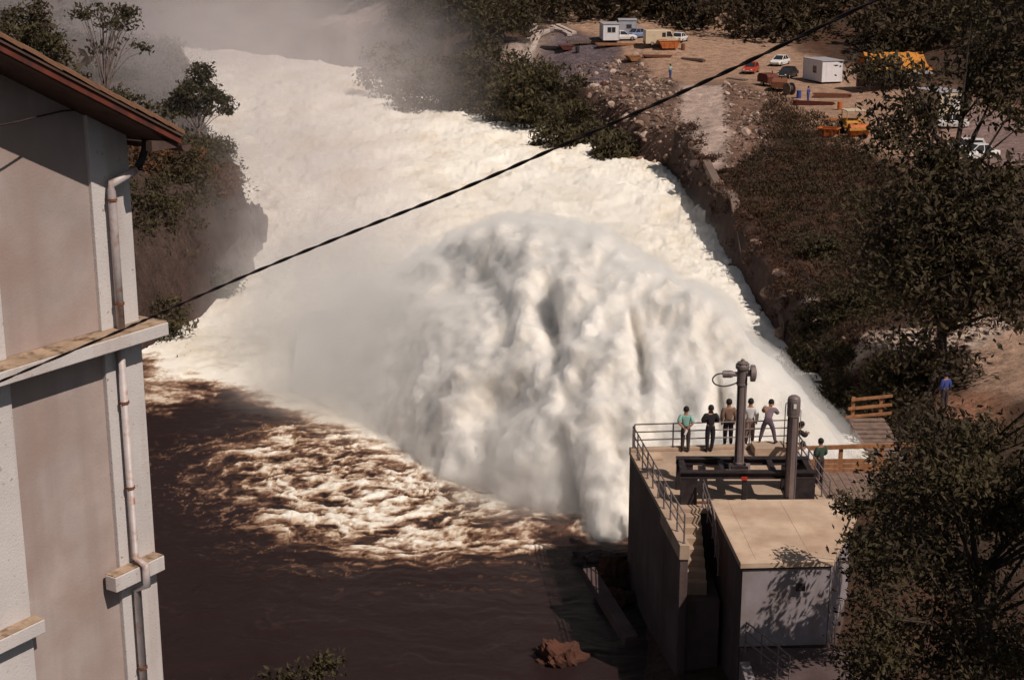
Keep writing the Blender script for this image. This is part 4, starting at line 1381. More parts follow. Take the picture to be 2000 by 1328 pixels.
        b.tube([a + (a - to) * 0.35 + Vector((0, 0, -.035)) * k, a + Vector((0, 0, -.03)) * k, a * .4 + to * .6 + Vector((0, 0, .012)) * k, to, to + (to - a) * .12], [.032 * k, .046 * k, .044 * k, .036 * k, .016 * k], 10)
        b.build('shoe', 'shoe', t, sm=True)
    return t

DK = 5.603
def pl(u, v, z): return P(u, v, z)
p = pl(1338, 882, DK)
one = person('onlooker in aqua shirt with hands clasped behind the back', p, -0.15, 'cloth_aqua', 'cloth_dusk', dict(elL=(-.27, -.10, 1.16), elR=(.27, -.10, 1.16), wrL=(-.05, -.17, .96), wrR=(.06, -.18, .94)), sleeves=False)
b = MB()
b.bar((0.02, -.26, 1.0), (-.06, -.27, .80), 0.02, 0.09)
pp = b.build('folded_paper', 'cloth_white', None)
pp.location = p
tag(pp, 'small folded white paper held behind the back of the aqua shirted onlooker', 'paper')
person('onlooker all in black with elbows bent forward', pl(1386, 882, DK), 0.05, 'cloth_black', 'cloth_black', dict(elL=(-.30, -.02, 1.17), elR=(.29, .0, 1.16), wrL=(-.12, .20, 1.13), wrR=(.12, .20, 1.13), anL=(-.10, -.02, .09), anR=(.06, .02, .09), toR=(.08, .16, .035)), scale=1.03)
person('onlooker in brown jacket partly behind the tall hoist', pl(1421, 872, DK), 0.02, 'cloth_brown', 'cloth_black', scale=1.06)
person('onlooker in white shirt right of the tall hoist', pl(1463, 869, DK), -0.25, 'cloth_white', 'cloth_tan', scale=1.04)
person('onlooker in mauve shirt leaning forward with legs apart', pl(1499, 863, 5.955), -0.35, 'cloth_mauve', 'cloth_slate',
       dict(pel=(0, -.10, .86), wai=(0, -.02, 1.0), che=(.01, .13, 1.19), nec=(.015, .22, 1.31), hd0=(.02, .27, 1.38), hd1=(.025, .33, 1.48), shL=(-.18, .15, 1.25), shR=(.19, .16, 1.25), elL=(-.27, .30, 1.08), elR=(.29, .30, 1.06),
            wrL=(-.08, .46, 1.08), wrR=(.12, .47, 1.08), hiL=(-.12, -.10, .82), hiR=(.12, -.10, .82), knL=(-.20, -.05, .45), knR=(.22, -.05, .45), anL=(-.27, -.10, .09), anR=(.30, -.10, .09), toL=(-.31, .05, .035), toR=(.34, .05, .035)))
person('onlooker in dark clothes bent over the right railing', pl(1546, 905, DK), -1.25, 'cloth_black', 'cloth_black',
       dict(pel=(0, -.10, .90), wai=(0, .0, 1.03), che=(0, .16, 1.20), nec=(0, .25, 1.31), hd0=(0, .30, 1.38), hd1=(0, .36, 1.48), shL=(-.18, .18, 1.26), shR=(.18, .18, 1.26), elL=(-.24, .36, 1.09), elR=(.24, .36, 1.09), wrL=(-.10, .52, 1.10), wrR=(.10, .52, 1.10),
            hiL=(-.09, -.10, .86), hiR=(.09, -.10, .86), knL=(-.10, -.05, .47), knR=(.10, -.05, .47)))
person('person in white shirt on the footbridge seen through the right railing', Vector((11.75, 58.7, 3.80)), 0.6, 'cloth_white', 'cloth_dusk', sleeves=False)
person('person in dark green jacket standing on the timber footbridge', Vector((12.52, 58.9, 3.80)), 0.5, 'cloth_green', 'cloth_dusk', dict(wrL=(-.10, .2, 1.05), wrR=(.10, .2, 1.05)), scale=1.03)

# ------------------------------------------------------------------ vegetation
def leaf_cloud(blobs, n, size, clump=0.35, seed=0, flat=0.0, per=26, shell=0.55):
    """n leaf faces gathered in clumps spread through the blobs -> (verts, quads, clump centres)"""
    r = np.random.default_rng(seed)
    vol = np.array([b[1][0] * b[1][1] * b[1][2] for b in blobs]) ** 0.7
    nc = max(4, n // per)
    which = r.choice(len(blobs), nc, p=vol / vol.sum())
    d = r.normal(size=(nc, 3))
    d /= np.linalg.norm(d, axis=1)[:, None]
    rad = r.uniform(0, 1, nc) ** (1 / 3) * (1 - shell) + shell * r.uniform(0.75, 1.05, nc)
    bc = np.array([tuple(b[0]) for b in blobs])[which]
    br = np.array([b[1] for b in blobs])[which]
    cc = bc + d * rad[:, None] * br
    k = np.repeat(np.arange(nc), per)
    m = len(k)
    sc = clump * r.uniform(0.6, 1.5, nc)[k]
    off = np.clip(r.normal(size=(m, 3)), -1.7, 1.7) * sc[:, None]
    off[:, 2] *= 0.55
    c = cc[k] + off
    a = r.normal(size=(m, 3))
    a[:, 2] *= (1 - flat)
    a /= np.linalg.norm(a, axis=1)[:, None]
    q = r.normal(size=(m, 3))
    b = np.cross(a, q)
    b /= np.linalg.norm(b, axis=1)[:, None]
    L = size * r.uniform(0.55, 1.35, m)[:, None]
    nrm = np.cross(a, b)
    v = np.stack([c - a * L, c + b * L * 0.42 + nrm * L * .12, c + a * L, c - b * L * 0.42 + nrm * L * .12], 1).reshape(-1, 3)
    return v, np.arange(m * 4).reshape(-1, 4), cc

def plant(name, label, cat, base, blobs, n, size, m, bark='bark', trunk_r=0.18, seed=0, clump=0.35, limbs=14, top=None, group=None, per=26, bend=None, shell=0.55, kids=('trunk', 'crown')):
    """a tree or shrub: tapered trunk with limbs running to the leaf clumps, and a crown of leaf faces"""
    base = Vector(base)
    t = thing(name, label, cat, base, group=group)
    v, q, cc = leaf_cloud(blobs, n, size, clump, seed, per=per, shell=shell)
    link(kids[1], mesh_np(kids[1], v - np.array(tuple(base)), q, False), m, t)
    r = random.Random(seed)
    allc = np.array([tuple(b[0]) for b in blobs])
    top = Vector(top) if top is not None else Vector((allc[:, 0].mean(), allc[:, 1].mean(), allc[:, 2].max()))
    path = [base - Vector((0, 0, 0.3))]
    ctl = [Vector(b_) for b_ in bend] if bend else [base + (top - base) * 0.5 + Vector((r.uniform(-.25, .25), r.uniform(-.25, .25), 0))]
    path = [tuple(p_) for p_ in spline([path[0]] + ctl + [top], np.linspace(0, 1, 14))]
    b = MB()
    b.tube([Vector(p_) - base for p_ in path], [trunk_r * (1 - 0.86 * i / 13) * (1.25 if i == 0 else 1) for i in range(14)], 9)
    tr = b.build(kids[0], bark, t, sm=True)
    idx = np.random.default_rng(seed + 1).choice(len(cc), min(limbs, len(cc)), replace=False)
    pa = np.array(path)
    for j in idx:
        c = Vector(cc[j])
        zs = pa[:, 2]
        k = int(np.argmin(np.abs(zs - (base.z + (c.z - base.z) * r.uniform(.45, .75)))))
        k = min(max(k, 3), 12)
        s = Vector(pa[k])
        mid = s + (c - s) * 0.55 + Vector((0, 0, (c - s).length * r.uniform(.02, .14)))
        r0 = trunk_r * (1 - 0.86 * k / 13) * 0.55
        b = MB()
        b.tube([s - base, mid - base, c - base], [r0, r0 * .6, max(.012, r0 * .18)], 6)
        b.build('limb', bark, tr)
    return t
def pb(*spec):
    """blobs given as (u, v, distance, radius or (rx, ry, rz))"""
    out = []
    for u, v, d, r in spec:
        out.append((D(u, v, d), r if hasattr(r, '__len__') else (r, r, r * 0.85)))
    return out

# --- the tall tree on the right and the leafy mass below it
TD = 78.0
def far_pb(*spec):
    return pb(*[(u, v, TD + dd, r * TD / 47) for u, v, dd, r in spec])
_tb = D(1842, 790, TD)
plant('tall_tree', 'tall dark leafy tree on the right standing in front of the site', 'tree', (_tb.x, _tb.y, land_at(_tb.x, _tb.y)),
      far_pb((1975, 30, 1, 2.2), (1915, 130, 1, .9), (1985, 190, 0, 1.1), (1840, 210, 0, .6), (1770, 190, 0, .7), (1710, 130, 0, .5), (1790, 275, 0, 1.0), (1860, 330, 0, .9), (1905, 400, -1, 1.4), (1785, 400, 0, 1.4), (1850, 470, -1, 1.7), (1960, 480, -1, 1.8),
         (1735, 480, 1, .9), (1800, 545, -1, 1.2), (1900, 560, -1, 1.2), (1975, 610, -2, .7), (1830, 610, -1, .7), (1725, 260, 0, .6), (1970, 360, -1, 1.2), (1690, 400, 0, .4), (1765, 680, 0, .7), (1850, 735, 0, .8), (1800, 800, 0, .9), (1900, 815, -1, .8), (1740, 150, -1, .5), (1785, 150, -1, .45), (1745, 560, 0, .7), (1690, 520, 0, .6)),
      27000, 0.20, 'leaf_near', trunk_r=0.36, seed=21, clump=0.66, limbs=34, top=D(1930, 40, TD + 1), bend=[D(1838, 690, TD), D(1850, 480, TD + .4), D(1875, 250, TD + .8)])
def near_pb(*spec):
    return pb(*[(u, v, d, r * .80) for u, v, d, r in spec])
_lb = D(1960, 1330, 36)
_r = random.Random(4)
_sp = []
for _k in range(46):
    v_ = _r.uniform(830, 1330)
    lo_ = 1770 - max(0, v_ - 900) * .35 if v_ < 1150 else 1682
    u_ = _r.uniform(lo_, 2010)
    _sp.append((u_, v_, _r.uniform(34, 38), _r.uniform(.45, 1.15)))
plant('leafy_tree', 'loose dark leafy tree filling the lower right corner', 'tree', (_lb.x, _lb.y, land_at(_lb.x, _lb.y)), near_pb(*_sp) + [((15.5, 30, 16.5), (2.6, 2.2, 2.0)), ((17.5, 28, 19.5), (2.8, 2.4, 2.2)), ((13.6, 31.5, 14.2), (1.6, 1.8, 1.6)), ((16.5, 31.5, 18), (2.2, 2.0, 1.8)), ((18.8, 29.5, 21.5), (2.4, 2.2, 2.0)), ((16, 27.5, 16), (2.0, 2.0, 1.8))],  # last crown lobes added out of view to shade the visible leaves
      62000, 0.085, 'leaf_near', trunk_r=0.2, seed=22, clump=0.30, limbs=44, top=D(1880, 860, 36), shell=.25)
_yb = Vector((14.0, 45.0, 0))
plant('young_tree', 'slim dark tree reaching a branch over the control house roof', 'tree', (_yb.x, _yb.y, land_at(_yb.x, _yb.y)),
      pb((1750, 1050, 45.5, .8), (1705, 975, 47, .38), (1660, 985, 48, .30), (1690, 1060, 46, .45), (1720, 1090, 45, .7)) + [((14.0, 44.2, 9.6), (.75, .75, .55)), ((13.4, 43.2, 8.8), (.6, .6, .4)), ((12.3, 43.0, 7.6), (.55, .5, .9))],
      6500, 0.11, 'leaf_near', trunk_r=0.12, seed=23, clump=0.26, limbs=20, top=(14.1, 44.4, 9.8))
plant('wild_shrub', 'small olive shrub poking into the bottom edge over the dark water', 'shrub', D(590, 1400, 30), pb((570, 1318, 30, .22), (625, 1308, 30, .26), (650, 1290, 30, .14), (530, 1325, 30, .2)), 520, 0.075, 'leaf_bush', trunk_r=0.03, seed=24, clump=0.12, limbs=8, per=13, kids=('stem', 'foliage'))

# --- green scrub on the slope between the wall and the tree
for i, (u, v, rx, rz, lb) in enumerate([(1590, 640, 1.5, 1.2, 'dark green shrub below the slanting wing wall edge'), (1650, 600, 1.9, 1.4, 'broad dark green shrub on the bank right of the wing wall'), (1720, 575, 1.6, 1.3, 'dark shrub beside the tall tree on the bank'),
                                        (1560, 720, 1.2, 1.2, 'shrub on the bank edge close above the jet'), (1640, 700, 1.2, .9, 'low shrub just above the white rubble patch'), (1740, 740, 1.5, 1.0, 'olive shrub below the white rubble near the sandy ground'), (1800, 720, 1.2, .9, 'shrub between the white rubble and the sandy ground'),
                                        (1700, 800, 1.2, 1.0, 'dark shrub behind the timber fence'), (1640, 770, 1.1, .9, 'dark shrub at the edge of the jet below the rubble'), (1600, 480, 1.2, .8, 'low scrub above the concrete wing wall')]):
    g = on_land(u, v + 18, 3.5)
    plant('bank_shrub', lb, 'shrub', g, [(g + Vector((0, 0, rz * .7)), (rx, rx, rz)), (g + Vector((rx * .5, .4, rz * .5)), (rx * .7, rx * .7, rz * .6))], 1500, 0.16, 'leaf_bush', trunk_r=0.06, seed=40 + i, clump=0.3, limbs=6, group='shrubs on the near right bank', kids=('stem', 'foliage'))

# --- trees along the far right-hand bank
row = [(770, 150, 4.2, 'misty green tree at the far left end of the bank trees'), (835, 165, 3.8, 'leafy bank tree above the foaming edge, near the left of the row'), (800, 85, 5.0, 'tall green tree behind the bank row below the excavator'), (880, 115, 5.0, 'broad green tree left of the pale slabs'),
       (905, 195, 3.6, 'dark bank tree leaning over the foam in mid row'), (960, 215, 3.6, 'bushy tree below the pale slabs by the water'), (1020, 245, 3.4, 'dark green tree at the foot of the grey gravel slope'), (1075, 262, 3.4, 'dense dark tree at the right end of the bank row'), (1120, 262, 2.6, 'low bushy tree against the rubble slope'),
       (985, 165, 3.2, 'round bush under the pale slabs'), (1045, 195, 2.8, 'bush half way up the grey gravel slope'), (930, 140, 3.4, 'green bush left of the pale slabs'), (860, 50, 4.2, 'tree beside the far excavator'), (740, 100, 4.0, 'hazy tree at the pale earth slope'), (1200, 290, 1.4, 'olive bush at the water edge below the rubble')]
for i, (u, v, r_, lb) in enumerate(row):
    g = on_land(u, v, 3)
    r_ *= 1.45
    h = r_ * 1.1
    plant('bank_tree', lb, 'tree', g, [(g + Vector((0, 0, h)), (r_, r_, r_ * .8)), (g + Vector((r_ * .6, .5, h * .7)), (r_ * .7, r_ * .7, r_ * .55)), (g + Vector((-r_ * .6, -.3, h * .6)), (r_ * .7, r_ * .7, r_ * .55)), (g + Vector((-.2, -r_ * .4, h * .4)), (r_ * .8, r_ * .6, r_ * .5))],
          3400, 0.36, 'leaf_bush', trunk_r=0.16, seed=60 + i, clump=0.62, limbs=5, group='trees along the far bank')

# --- left bank: misty trees above the cliff
def tree_at(lb, u, v0, d, blobs, n, size, m, seed, bark='bark_pale', tr=0.14, limbs=16, clump=.45, shell=.55, name='misty_tree'):
    base = D(u, v0, d)
    zb = land_at(base.x, base.y)
    plant(name, lb, 'tree', (base.x, base.y, min(zb, base.z)), blobs, n, size, m, bark, tr, seed, clump, limbs, shell=shell, top=D(blobs_top(blobs, u)[0], blobs_top(blobs, u)[1], d))
def blobs_top(blobs, u):
    b = max(blobs, key=lambda q: q[0].z)
    p_ = b[0]
    z = p_.z - CAM_H
    dd = p_.y * cp - z * sp
    upv = p_.y * sp + z * cp
    return 1000 + FOC * p_.x / dd, 664 - FOC * upv / dd - 6
tree_at('crown shaped pine like tree standing in the mist above the cliff', 392, 330, 128, pb((390, 145, 128, (1.0, 1.0, .9)), (385, 180, 128, (1.7, 1.7, 1.0)), (350, 205, 128, (1.2, 1.2, .7)), (425, 195, 128, (1.0, 1.0, .7)), (440, 212, 128, (.6, .6, .35)), (385, 215, 128, (1.5, 1.2, .6))), 4600, 0.19, 'leaf_mist', 80, limbs=16, clump=.3)
tree_at('thin sparse tree with open branches in the mist left of centre', 212, 330, 112, pb((200, 30, 112, (2.6, 2.2, .9)), (150, 60, 112, (1.0, 1.0, .5)), (260, 85, 112, (1.4, 1.2, .4)), (195, 100, 112, (1.2, 1.0, .6)), (240, 45, 112, (1.2, 1, .5)), (285, 100, 112, (.6, .6, .25))), 1300, 0.17, 'leaf_mist', 81, limbs=34, clump=.30, shell=.2)
tree_at('dark green tree rising behind the red roof at far left', 60, 330, 100, pb((30, 60, 100, (1.7, 1.6, 1.5)), (75, 75, 100, (1.4, 1.4, 1.2)), (100, 105, 100, (1.2, 1.2, .9)), (20, 130, 100, (2.0, 1.5, 1.0)), (60, 20, 100, (1.0, 1.0, .9)), (120, 135, 100, (1.0, 1, .7))), 3600, 0.19, 'leaf_bush', 82, bark='bark', limbs=18, clump=.34)
tree_at('low hazy tree behind the lower end of the red roof', 190, 330, 118, pb((150, 170, 118, (2.2, 1.6, 1.0)), (210, 185, 118, (1.8, 1.5, .8)), (260, 205, 118, (1.6, 1.4, .7)), (310, 225, 118, (1.4, 1.2, .7))), 1500, 0.20, 'leaf_mist', 83, limbs=10, clump=.36)
for i, (u, v, r_, m, lb) in enumerate([(300, 330, 1.8, 'leaf_rust', 'rust brown shrub on the cliff top beside the downpipe'), (365, 345, 1.9, 'leaf_rust', 'rust brown bush in the middle of the cliff top'), (430, 350, 1.7, 'leaf_rust', 'reddish bush near the cliff edge in the spray'), (480, 385, 1.0, 'leaf_rust', 'small reddish bush at the outer edge of the cliff'),
                                       (300, 420, 2.0, 'leaf_bush', 'dark green shrub on the cliff face beside the wall'), (370, 420, 2.0, 'leaf_bush', 'dark green shrub hanging on the middle of the cliff'), (420, 430, 1.4, 'leaf_bush', 'green shrub on the upper cliff face in the mist'), (310, 500, 1.8, 'leaf_bush', 'dark shrub low on the cliff by the corner pilaster'), (350, 560, 1.3, 'leaf_near', 'dark shrub at the foot of the cliff'),
                                       (450, 270, 1.3, 'leaf_mist', 'faint bush in the mist right of the pine like tree'), (500, 300, 1.2, 'leaf_mist', 'faint grey bush at the river edge in the mist'), (420, 255, 1.3, 'leaf_mist', 'faint shrub below the pine like tree')]):
    g = on_land(u, v, 6)
    plant('cliff_shrub', lb, 'shrub', g, [(g + Vector((0, 0, r_ * .5)), (r_, r_, r_ * .7)), (g + Vector((.5, -.4, r_ * .2)), (r_ * .8, r_ * .8, r_ * .6))], 1300, 0.17, m, trunk_r=0.06, seed=90 + i, clump=.32, limbs=5, group='shrubs on the left cliff', kids=('stem', 'foliage'))

# --- the wooded hillside that closes the view
def forest(name, label, pts, seed, size=0.8, per=70):
    r = np.random.default_rng(seed)
    V, Qs, o = [], [], 0
    for x, y, z, s in pts:
        blobs = [((x, y, z + s * 1.0), (s, s, s * 1.1)), ((x, y, z + s * .5), (s * .9, s * .9, s * .6))]
        v, q, _ = leaf_cloud(blobs, per, size, s * .16, int(r.integers(1e9)), per=10, shell=.7)
        V.append(v)
        Qs.append(q + o)
        o += len(v)
    ob = link(name, mesh_np(name, np.concatenate(V), np.concatenate(Qs), False), 'leaf_forest')
    tag(ob, label, kind='stuff')
def scatter(n, x0, x1, y0, y1, s0, s1, seed, ok):
    r = np.random.default_rng(seed)
    x, y = r.uniform(x0, x1, n), r.uniform(y0, y1, n)
    z = land_z(x, y, False)
    out = []
    for a, b_, c in zip(x, y, z):
        if ok(a, b_): out.append((a, b_, c, r.uniform(s0, s1)))
    return out
def behind(x, y):
    lim = 251 - max(0, x - 22) * 0.95
    return y > max(lim, 150) and (x > -14 or y > 330 + (x + 14) * -.2)
forest('hillside_forest', 'dark wooded hillside closing the view behind the site', scatter(1300, -60, 130, 175, 420, 3.0, 5.5, 5, behind) + scatter(900, -60, 75, 178, 290, 2.6, 4.6, 15, behind), 7, 0.55, 130)
forest('far_forest', 'misty wooded slope up the valley on the left', scatter(420, -230, -20, 150, 460, 3.0, 5.5, 6, lambda x, y: poly_sd(np.array([x]), np.array([y]), RIVER)[0] < -9 and (x < -58 - (y - 200) * .25 or y > 362)), 8, 0.8)

# --- rank grass on the right-hand slope
def build_grass():
    r = np.random.default_rng(31)
    poly = px_poly([(1500, 190), (1640, 260), (1760, 340), (1780, 560), (1650, 700), (1560, 640), (1600, 555), (1470, 430), (1400, 345), (1480, 310)], 4)
    pts = np.array(poly)
    n = 46000
    x, y = r.uniform(pts[:, 0].min(), pts[:, 0].max(), n), r.uniform(pts[:, 1].min(), pts[:, 1].max(), n)
    k = poly_sd(x, y, poly) + 1.2 * fbm(x / 4, y / 4, 0 * x, 2) > 0
    k &= poly_sd(x, y, RIVER) < -1.6
    x, y = x[k], y[k]
    z = land_z(x, y)
    m = len(x)
    a = r.uniform(0, 2 * np.pi, m)
    h = r.uniform(.10, .42, m) * (1 + .8 * np.clip(fbm(x / 3, y / 3, 5 + 0 * x, 2), -.6, 1))
    w = r.uniform(.03, .07, m)
    lean = np.stack([-0.35 + r.normal(0, .25, m), -.25 + r.normal(0, .25, m)], -1) * h[:, None]
    c = np.stack([x, y, z - .05], -1)
    s = np.stack([np.cos(a) * w, np.sin(a) * w, 0 * a], -1)
    t = c + np.concatenate([lean, h[:, None]], 1)
    v = np.stack([c - s, c + s, t + s * .2, t - s * .2], 1).reshape(-1, 3)
    o = link('rank_grass', mesh_np('rank_grass', v, np.arange(m * 4).reshape(-1, 4), False), 'grass')
    tag(o, 'rank reddish grass on the slope above the river wall', kind='stuff')
build_grass()

def scrub(name, label, m, n, seed, poly, s0, s1, size, clear=1.2):
    """low tangled growth nobody could count: many small leaf clumps hugging the slope"""
    r = np.random.default_rng(seed)
    pts = np.array(poly)
    x, y = r.uniform(pts[:, 0].min(), pts[:, 0].max(), n * 4), r.uniform(pts[:, 1].min(), pts[:, 1].max(), n * 4)
    k = (poly_sd(x, y, poly) + 1.5 * fbm(x / 5 + seed, y / 5, 0 * x, 3) > 0.4) & (poly_sd(x, y, RIVER) < -clear)
    x, y = x[k][:n], y[k][:n]
    z = land_z(x, y)
    V, Q_, o = [], [], 0
    for a, b_, c in zip(x, y, z):
        s = r.uniform(s0, s1)
        v, q, _ = leaf_cloud([((a, b_, c + s * .25), (s, s, s * .5))], 64, size, s * .3, int(r.integers(1e9)), per=16, shell=.4)
        V.append(v)
        Q_.append(q + o)
        o += len(v)
    ob = link(name, mesh_np(name, np.concatenate(V), np.concatenate(Q_), False), m)
    tag(ob, label, kind='stuff')
SLOPE = ground_poly([(1490, 190), (1640, 262), (1770, 345), (1800, 560), (1700, 720), (1560, 720), (1540, 630), (1600, 556), (1470, 430), (1400, 350), (1420, 330), (1500, 300)], 4)
scrub('slope_scrub', 'low dark scrub over the slope above the river wall', 'leaf_scrub', 330, 71, SLOPE, .5, 1.3, .13)
scrub('rusty_scrub', 'rust coloured dead growth patched over the slope', 'leaf_rusty', 240, 72, SLOPE, .4, 1.1, .13)
scrub('cliff_scrub', 'dark growth hanging on the left cliff', 'leaf_bush', 520, 73, [(-21, 98), (-21.5, 130), (-28, 158), (-34, 165), (-42, 150), (-40, 100), (-30, 88)], .6, 1.5, .16)
scrub('bank_scrub', 'dark growth along the far left bank in the mist', 'leaf_mist', 330, 74, [(-30, 158), (-43, 209), (-60, 290), (-92, 290), (-75, 200), (-45, 152)], 1.0, 3.0, .24)
scrub('toe_scrub', 'thin rusty growth clinging to the steep river edge on the right', 'leaf_rusty', 260, 76, [(16.4, 168), (17.2, 140), (16.9, 104), (17.1, 80), (19.6, 80), (20.4, 100), (20.0, 140), (20.0, 168)], .3, .8, .11, .35)
scrub('shore_scrub', 'low growth between the bank trees', 'leaf_bush', 260, 75, ground_poly([(760, 150), (900, 195), (1000, 235), (1120, 262), (1180, 230), (1100, 190), (1000, 130), (900, 90), (780, 80)], 3), 1.0, 2.4, .30)

# ------------------------------------------------------------------ rocks, walls and rubble on the banks
def rock_mesh(seed, n=9, m=7):
    r = np.random.default_rng(seed)
    b = MB()
    b.ell((0, 0, 0), (1, 1, 1), n, m)
    v = np.array(b.v)
    pl_ = r.normal(size=(9, 3))
    pl_ /= np.linalg.norm(pl_, axis=1)[:, None]
    cut = r.uniform(.55, .85, 9)
    for q, c in zip(pl_, cut):                       # flat broken faces
        d = v @ q
        v = v - np.outer(np.clip(d - c, 0, None), q)
    if n > 12:
        v *= (1 + .42 * fbm(v[:, 0] * 1.6 + seed, v[:, 1] * 1.6, v[:, 2] * 1.6, 4, .6))[:, None]
    v *= np.array([1.0, r.uniform(.65, .95), r.uniform(.5, .75)])
    me = bpy.data.meshes.new('rock')
    me.from_pydata(v.tolist(), [], b.f)
    me.update()
    return me
ROCKS = {}
for k in ('rock', 'rock_pale', 'rock_dark', 'rock_orange'):
    ROCKS[k] = [rock_mesh(100 + i) for i in range(4)]
    for me in ROCKS[k]: me.materials.append(MATS[k])
def rock_at(x, y, s, kind, sink=.25):
    o = bpy.data.objects.new('rock', random.choice(ROCKS[kind]))
    C.objects.link(o)
    o.parent = ground
    o.location = (x, y, land_at(x, y) + s * (0.35 - sink))
    o.rotation_euler = (random.uniform(-.5, .5), random.uniform(-.5, .5), random.uniform(0, 6.28))
    o.scale = (s, s, s)
    return o
def strew(poly, n, s0, s1, kinds):
    pts = np.array(poly)
    k = 0
    while k < n:
        x, y = random.uniform(pts[:, 0].min(), pts[:, 0].max()), random.uniform(pts[:, 1].min(), pts[:, 1].max())
        if poly_sd(np.array([x]), np.array([y]), poly)[0] < 0: continue
        rock_at(x, y, s0 + (s1 - s0) * random.random() ** 2.5, random.choice(kinds))
        k += 1
strew(RUBBLE, 150, .28, .95, ['rock', 'rock', 'rock_pale', 'rock_dark'])
strew(RED, 60, .22, .7, ['rock', 'rock', 'rock_dark', 'rock_pale'])
strew(CHALK, 34, .15, .45, ['rock_pale', 'rock_pale', 'rock'])
strew([(16.6, 165), (17.3, 140), (17.0, 104), (17.2, 84), (18.6, 84), (18.6, 165)], 44, .3, .9, ['rock_dark', 'rock_dark', 'rock'])
strew(px_poly([(1240, 255), (1320, 320), (1370, 385), (1340, 372), (1230, 285)], .8), 16, .4, 1.0, ['rock_dark', 'rock'])
for u, v, s, k in [(1215, 240, 1.1, 'rock_orange'), (1455, 262, .8, 'rock_pale'), (1180, 168, .8, 'rock_orange'), (1160, 195, .8, 'rock_pale'), (1195, 200, .8, 'rock_pale')]:
    g = on_land(u, v, 3)
    rock_at(g.x, g.y, s, k)
def small_stones():
    r = np.random.default_rng(77)
    b = MB()
    b.ell((0, 0, 0), (1, 1, .7), 6, 4)
    v0, f0 = np.array(b.v), np.array([q for q in b.f])
    V, F, o = [], [], 0
    for poly, n, s0, s1 in ((RUBBLE, 2600, .07, .30), (RED, 1100, .06, .24), (GRAVEL, 700, .05, .14), (CHALK, 500, .05, .2)):
        pts = np.array(poly)
        x, y = r.uniform(pts[:, 0].min(), pts[:, 0].max(), n * 3), r.uniform(pts[:, 1].min(), pts[:, 1].max(), n * 3)
        k = poly_sd(x, y, poly) > -.3
        x, y = x[k][:n], y[k][:n]
        z = land_z(x, y)
        for a, b_, c in zip(x, y, z):
            s = s0 + (s1 - s0) * r.random() ** 2
            v = v0 * s * r.uniform(.6, 1.3, 3) * (1 + r.normal(0, .16, (len(v0), 1)))
            V.append(v + np.array([a, b_, c + s * .1]))
            F.append(f0 + o)
            o += len(v0)
    m = bpy.data.materials.new('mixed_stone')
    m.use_nodes = True
    nt = m.node_tree
    g = nt.nodes.new('ShaderNodeNewGeometry')
    rp = nt.nodes.new('ShaderNodeValToRGB')
    e = rp.color_ramp.elements
    e[0].color, e[1].color = (.055, .034, .028, 1), (.46, .34, .27, 1)
    q = e.new(.6)
    q.color = (.17, .105, .08, 1)
    nt.links.new(g.outputs['Random Per Island'], rp.inputs[0])
    nt.links.new(rp.outputs[0], nt.nodes['Principled BSDF'].inputs['Base Color'])
    nt.nodes['Principled BSDF'].inputs['Roughness'].default_value = .95
    ob = link('loose_stones', mesh_np('loose_stones', np.concatenate(V), np.concatenate(F), False), m)
    tag(ob, 'loose broken stone strewn down the right bank', kind='stuff')
small_stones()
# orange boulders at the foot of the pier and in the pool's near edge
def boulder(label, p, s, kind, seed, rot=(0, 0, 0)):
    me = rock_mesh(seed, 40, 28)
    o = link('boulder', me, kind)
    o.location = p
    o.scale = s
    o.rotation_euler = rot
    tag(o, label, 'boulder')
boulder('rough orange boulder against the foot of the dark pier', (4.1, 57.3, 0.3), (.75, .9, 1.5), 'rock_orange', 301)
boulder('smaller rusty boulder beside the pier at the water line', (4.0, 55.9, 0.1), (.6, .8, 1.0), 'rock_orange', 302, (0, .2, 1))
boulder('large triangular orange rock at the bottom edge near the pier', (1.9, 51.0, -0.25), (1.2, 1.1, 1.25), 'rock_orange', 303, (.2, .5, .4))
boulder('black wet rock where the spray meets the pier', (3.6, 59.8, 0.0), (1.6, 1.0, 1.0), 'rock_dark', 304)
boulder('dark grey rock at the cliff foot in the spray', (-20.9, 114, .3), (1.6, 3.8, 4.4), 'rock_dark', 305)
boulder('misty rock buttress at the outer end of the left cliff', (-21.6, 125, 0.3), (1.5, 3.6, 4.2), 'rock_dark', 306)
b = MB()
b.bar((2.9, 54.2, 2.0), (4.3, 50.6, 0.9), 0.5, 0.4)
o = b.build('concrete_beam', 'concrete_shaded', None, bevel=.03)
tag(o, 'dark slanting concrete beam beside the pier foot', 'beam')

def wall_strip(name, label, pts, h0, thick, m='bank_wall', cope=None):
    """a retaining wall along a polyline of top points, down to below the water, with separate coping blocks"""
    t = thing(name, label, 'wall', (pts[0].x, pts[0].y, 0))
    for a, c in zip(pts[:-1], pts[1:]):
        d = (c - a)
        nrm = Vector((d.y, -d.x, 0)).normalized()
        b = MB()
        b.prism([(a.x, a.y, h0), (c.x, c.y, h0), (c.x, c.y, c.z), (a.x, a.y, a.z)], nrm * thick)
        b.build('wall_panel', m, t, True)
        if cope:
            b = MB()
            lift = Vector((0, 0, .01))
            b.prism([a - nrm * .08 + lift, c - nrm * .08 + lift, c + nrm * cope + lift + Vector((0, 0, .5)), a + nrm * cope + lift + Vector((0, 0, .5))], (0, 0, .14))
            b.build('coping', 'bank_wall', t, True)
    return t
def gl(u, v, h):
    g = on_land(u, v, 2.5)
    return Vector((g.x, g.y, g.z + h))
wall_strip('river_wall', 'low brown concrete river wall on the right bank below the ramp', [gl(1372, 340, .35), gl(1398, 372, .4), gl(1424, 414, .4), gl(1448, 462, .4)], -1, -.7, 'bank_wall')
